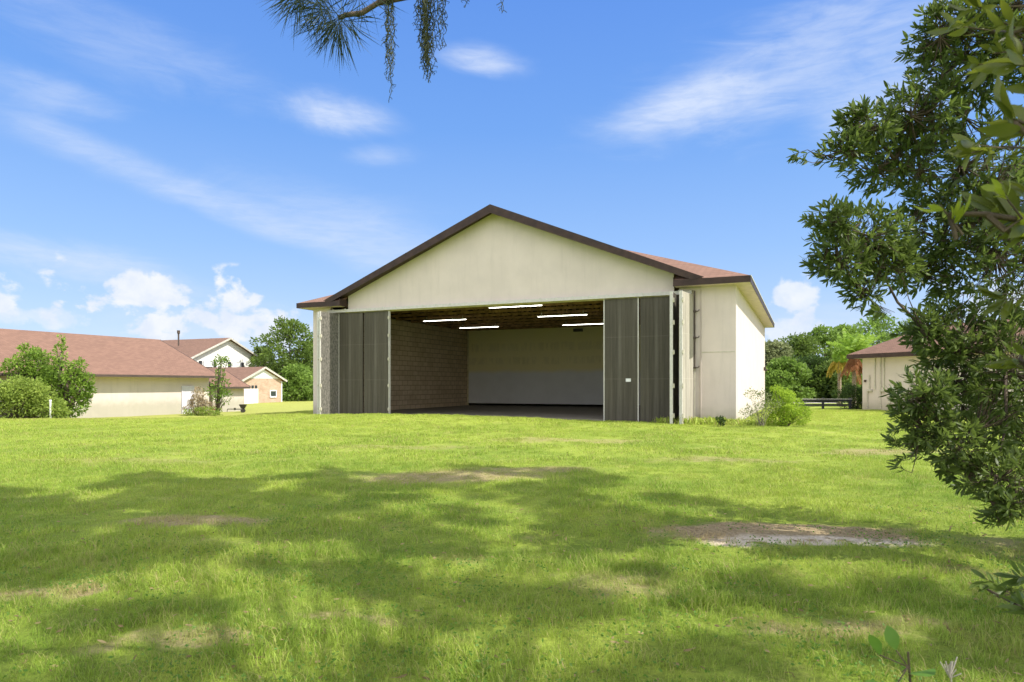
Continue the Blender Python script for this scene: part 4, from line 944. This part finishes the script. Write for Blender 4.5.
moss('small moss fragment between the thick clump and tiny tip', 466, 3.0, -22, 7, 6, 3, 4)

# ------------------------------------------------------------------ grass
def clump(name, n, rad, h0, h1, wd, lean, seed):
    r = np.random.default_rng(seed); a = r.random(n)*6.283; q = rad*np.sqrt(r.random(n)); x, y = q*np.cos(a), q*np.sin(a)
    h = h0+(h1-h0)*r.random(n)**1.6; b_ = r.random(n)*6.283; ln = lean*h*(.3+1.0*r.random(n)); dx, dy = np.cos(b_)*ln, np.sin(b_)*ln
    c_ = r.random(n)*3.14; wx, wy = np.cos(c_)*wd/2, np.sin(c_)*wd/2; z0 = np.zeros(n)-.01
    V = np.stack([np.stack([x-wx, y-wy, z0], -1), np.stack([x+wx, y+wy, z0], -1),
                  np.stack([x+dx*.4+wx*.8, y+dy*.4+wy*.8, h*.62], -1), np.stack([x+dx*.4-wx*.8, y+dy*.4-wy*.8, h*.62], -1),
                  np.stack([x+dx+wx*.1, y+dy+wy*.1, h*(1-.15*lean)], -1), np.stack([x+dx-wx*.1, y+dy-wy*.1, h*(1-.15*lean)], -1)], 1).reshape(-1, 3)
    i_ = np.arange(n)[:, None]*6; Q = np.concatenate([i_+np.array([[0, 1, 2, 3]]), i_+np.array([[3, 2, 4, 5]])], 0)
    me_o = mesh_np(name, V, Q, M['blade'], None, np.repeat(r.random(n), 6)); COL.objects.unlink(me_o); return me_o
def scatter(name, label, pts, scl, protos):
    me = bpy.data.meshes.new(name); n = len(pts); me.vertices.add(n); me.vertices.foreach_set('co', np.ascontiguousarray(pts, dtype=np.float32).ravel())
    a = me.attributes.new('scl', 'FLOAT', 'POINT'); a.data.foreach_set('value', np.ascontiguousarray(scl, dtype=np.float32))
    o = link(name, me, M['blade']); tag(o, label, 'grass', kind='stuff')
    gc = bpy.data.collections.new(name+'_source')
    for p in protos: gc.objects.link(p)
    ng = bpy.data.node_groups.new(name, 'GeometryNodeTree'); ng.interface.new_socket('Geometry', in_out='INPUT', socket_type='NodeSocketGeometry'); ng.interface.new_socket('Geometry', in_out='OUTPUT', socket_type='NodeSocketGeometry')
    N, L = ng.nodes, ng.links; gi = N.new('NodeGroupInput'); go = N.new('NodeGroupOutput'); ip = N.new('GeometryNodeInstanceOnPoints'); ci = N.new('GeometryNodeCollectionInfo')
    ci.inputs['Collection'].default_value = gc; ci.inputs['Separate Children'].default_value = True; ci.inputs['Reset Children'].default_value = True
    ip.inputs['Pick Instance'].default_value = True
    m2p = N.new('GeometryNodeMeshToPoints'); L.new(gi.outputs[0], m2p.inputs[0])
    L.new(m2p.outputs[0], ip.inputs['Points']); L.new(ci.outputs[0], ip.inputs['Instance'])
    rv = N.new('FunctionNodeRandomValue'); rv.data_type = 'FLOAT_VECTOR'; rv.inputs[0].default_value = (-.12, -.12, 0); rv.inputs[1].default_value = (.12, .12, 6.283); L.new(rv.outputs[0], ip.inputs['Rotation'])
    na = N.new('GeometryNodeInputNamedAttribute'); na.data_type = 'FLOAT'; na.inputs[0].default_value = 'scl'; L.new(na.outputs[0], ip.inputs['Scale'])
    L.new(ip.outputs[0], go.inputs[0]); md = o.modifiers.new('scatter', 'NODES'); md.node_group = ng
    return o
def vnoise(x, y, s, seed):
    r = np.random.default_rng(seed); T = r.random((64, 64)); u, v = x/s, y/s; i0, j0 = np.floor(u).astype(int), np.floor(v).astype(int); fu, fv = u-i0, v-j0
    fu = fu*fu*(3-2*fu); fv = fv*fv*(3-2*fv); g_ = lambda a, b: T[a % 64, b % 64]
    return (g_(i0, j0)*(1-fu)+g_(i0+1, j0)*fu)*(1-fv)+(g_(i0, j0+1)*(1-fu)+g_(i0+1, j0+1)*fu)*fv
def field(y0, y1, dens, margin=.9):
    A_ = (y1-y0)*2*(.78*y1+margin); n = int(A_*dens); y = RNG.uniform(y0, y1, n); x = RNG.uniform(-(.78*y1+margin), .78*y1+margin, n); k = np.abs(x) < .79*y+margin
    x, y = x[k], y[k]; u, v = uv(x, y); k = ~((u > -.1) & (u < 21.8) & (v > -.12) & (v < 22.2)); x, y = x[k], y[k]
    bare = np.zeros(len(x)); jx = x+(vnoise(x, y, .5, 1)-.5)*1.0; jy = y+(vnoise(x, y, .5, 2)-.5)*.7
    for bx, by, rx, ry, s_ in BARE: bare = np.maximum(bare, s_*np.clip(1.25-np.hypot((jx-bx)/rx, (jy-by)/ry), 0, 1)*1.3)
    k = (RNG.random(len(x)) > bare**1.6*.93) & (RNG.random(len(x)) > .75*np.clip(.62-vnoise(x, y, .22, 8)*1.0-vnoise(x, y, .8, 9)*.45, 0, 1)*1.6); x, y, bare = x[k], y[k], bare[k]
    big = vnoise(x, y, 1.3, 3); sm = vnoise(x, y, .35, 4)
    s = (.55+.5*big+.55*sm**2)*(1-.45*np.clip(bare, 0, 1))*(.8+.4*RNG.random(len(x)))
    return np.stack([x, y, height(x, y)], -1), s
pr = [clump('grass_clump', 30, .10, .02, .088, .0040, .9, 40+k) for k in range(5)]
p, s = field(2.4, 6.5, 130); scatter('lawn_grass', 'uneven green lawn grass closest to the camera', p, s, pr)
pr = [clump('grass_clump', 34, .15, .02, .08, .0060, .8, 50+k) for k in range(4)]
p, s = field(6.5, 14, 48); scatter('lawn_grass', 'lawn grass across the shaded middle ground', p, s, pr)
pr = [clump('grass_clump', 44, .32, .03, .085, .014, .8, 60+k) for k in range(4)]
p, s = field(14, 42, 12); scatter('lawn_grass', 'sunlit lawn grass running up to the hangar', p, s*.85, pr)
# taller growth along the wing wall foot
u = RNG.uniform(19.3, 22.6, 240); v = RNG.uniform(-.7, -.1, 240); x, y = wxy(u, v); k = np.ones(len(x), bool)
scatter('wall_grass', 'taller grass left unmown along the foot of the wing wall', np.stack([x, y, height(x, y)], -1), RNG.uniform(1.4, 3.6, len(x)), pr)

# broad leaved weeds at the bottom right
def weed(label, x, y, h, L, k, seed):
    rs = random.Random(seed); o = thing('weed', label, 'weed', (x, y, gz(x, y)), 0); b = MB(); P, D = [], []
    for j in range(k):
        a = rs.uniform(0, 6.28); hh = h*rs.uniform(.5, 1); q = (math.cos(a)*.05, math.sin(a)*.05, hh); b.tube([(0, 0, -.02), (q[0]*.4, q[1]*.4, hh*.6), q], .003, 5); P.append(q); D.append((math.cos(a), math.sin(a), rs.uniform(-.1, .4)))
    b.build('stem', M['redbrown'], o); [leaf_mesh('leaf', np.array(P[q:q+1]), np.array(D[q:q+1], float), L*(.8+.4*RNG.random(1)), L*.62, M['L_weed'], o, droop=.2, fold=.05, fine=True) for q in range(k)]
wd_ = thing('weed', 'tall red stemmed weed with one large green leaf at the bottom edge', 'weed', (1.12, 1.85, gz(1.12, 1.85)), 0)
b = MB(); P, D, LL = [], [], []
top = Vector(at(908, 652, 1.8)); b.tube([(0, 0, -.05), (.01, 0, .4), loc(top, wd_)], [.005, .004, .003], 6)
for px, py, Yd, l_, dx_, dz_ in [(902, 672, 1.8, .11, 1, -.12), (896, 650, 1.82, .065, -.3, 1.2), (880, 655, 1.85, .06, -.4, 1.1), (893, 690, 1.75, .07, -1, .2), (915, 700, 1.8, .08, .4, .1)]:
    q = Vector(at(px, py, Yd)); b.tube([loc(top-Vector((0, 0, .04)), wd_), loc(q, wd_)], .0018, 5); P.append(loc(q, wd_)); D.append((dx_, .25, dz_)); LL.append(l_)
b.build('stem', M['twig'], wd_); [leaf_mesh('leaf', np.array(P[q:q+1]), np.array(D[q:q+1], float), np.array(LL[q:q+1]), np.array(LL[q:q+1])*.6, M['L_weed'], wd_, droop=.15, fold=.06, fine=True) for q in range(len(P))]
wd2 = thing('weed', 'pale dried seed stalk in the bottom right lawn', 'weed', (1.34, 1.95, gz(1.34, 1.95)), 0)
b = MB(); top = Vector(at(950, 664, 1.9)); b.tube([(0, 0, -.05), loc(top, wd2)], .002, 5)
for k in range(14): q = top+Vector((RNG.normal()*.014, RNG.normal()*.014, RNG.uniform(-.03, .02))); b.tube([loc(top-Vector((0, 0, .04)), wd2), loc(q, wd2)], .0016, 4)
b.build('stalk', M['door_cream'], wd2)
weed('small low weed sprig in the lawn, right of the dried seed stalk', 2.0, 3.0, .16, .06, 5, 3)

# fallen dry leaves and low clover between the blades
n = 900; y = RNG.uniform(2.6, 9, n); x = RNG.uniform(-.8, .8, n)*y; P = np.stack([x, y, height(x, y)+.012+.02*RNG.random(n)], -1); D = RNG.normal(size=(n, 3)); D[:, 2] *= .25
M['L_litter'] = leafmat('fallen_leaf', (.15, .105, .05), (.40, .32, .16), .15, .8, .2, 6)
o = leaf_mesh('leaf_litter', P, D, .035+.03*RNG.random(n), .016, M['L_litter'], None, fine=True); tag(o, 'small dry leaves and needles fallen among the near grass', 'leaf litter', kind='stuff')
n = 5200; cx_ = RNG.uniform(-.8, .8, 130); cy_ = RNG.uniform(2.6, 9, 130); k = RNG.integers(0, 130, n); y = cy_[k]+RNG.normal(size=n)*.13; x = cx_[k]*cy_[k]+RNG.normal(size=n)*.16
P = np.stack([x, y, height(x, y)+.02+.045*RNG.random(n)], -1); D = RNG.normal(size=(n, 3)); D[:, 2] = np.abs(D[:, 2])*.4
o = leaf_mesh('ground_cover', P, D, .02+.014*RNG.random(n), .015, M['L_weed'], None); tag(o, 'low broad leaved clover patches in the near grass', 'ground cover', kind='stuff')
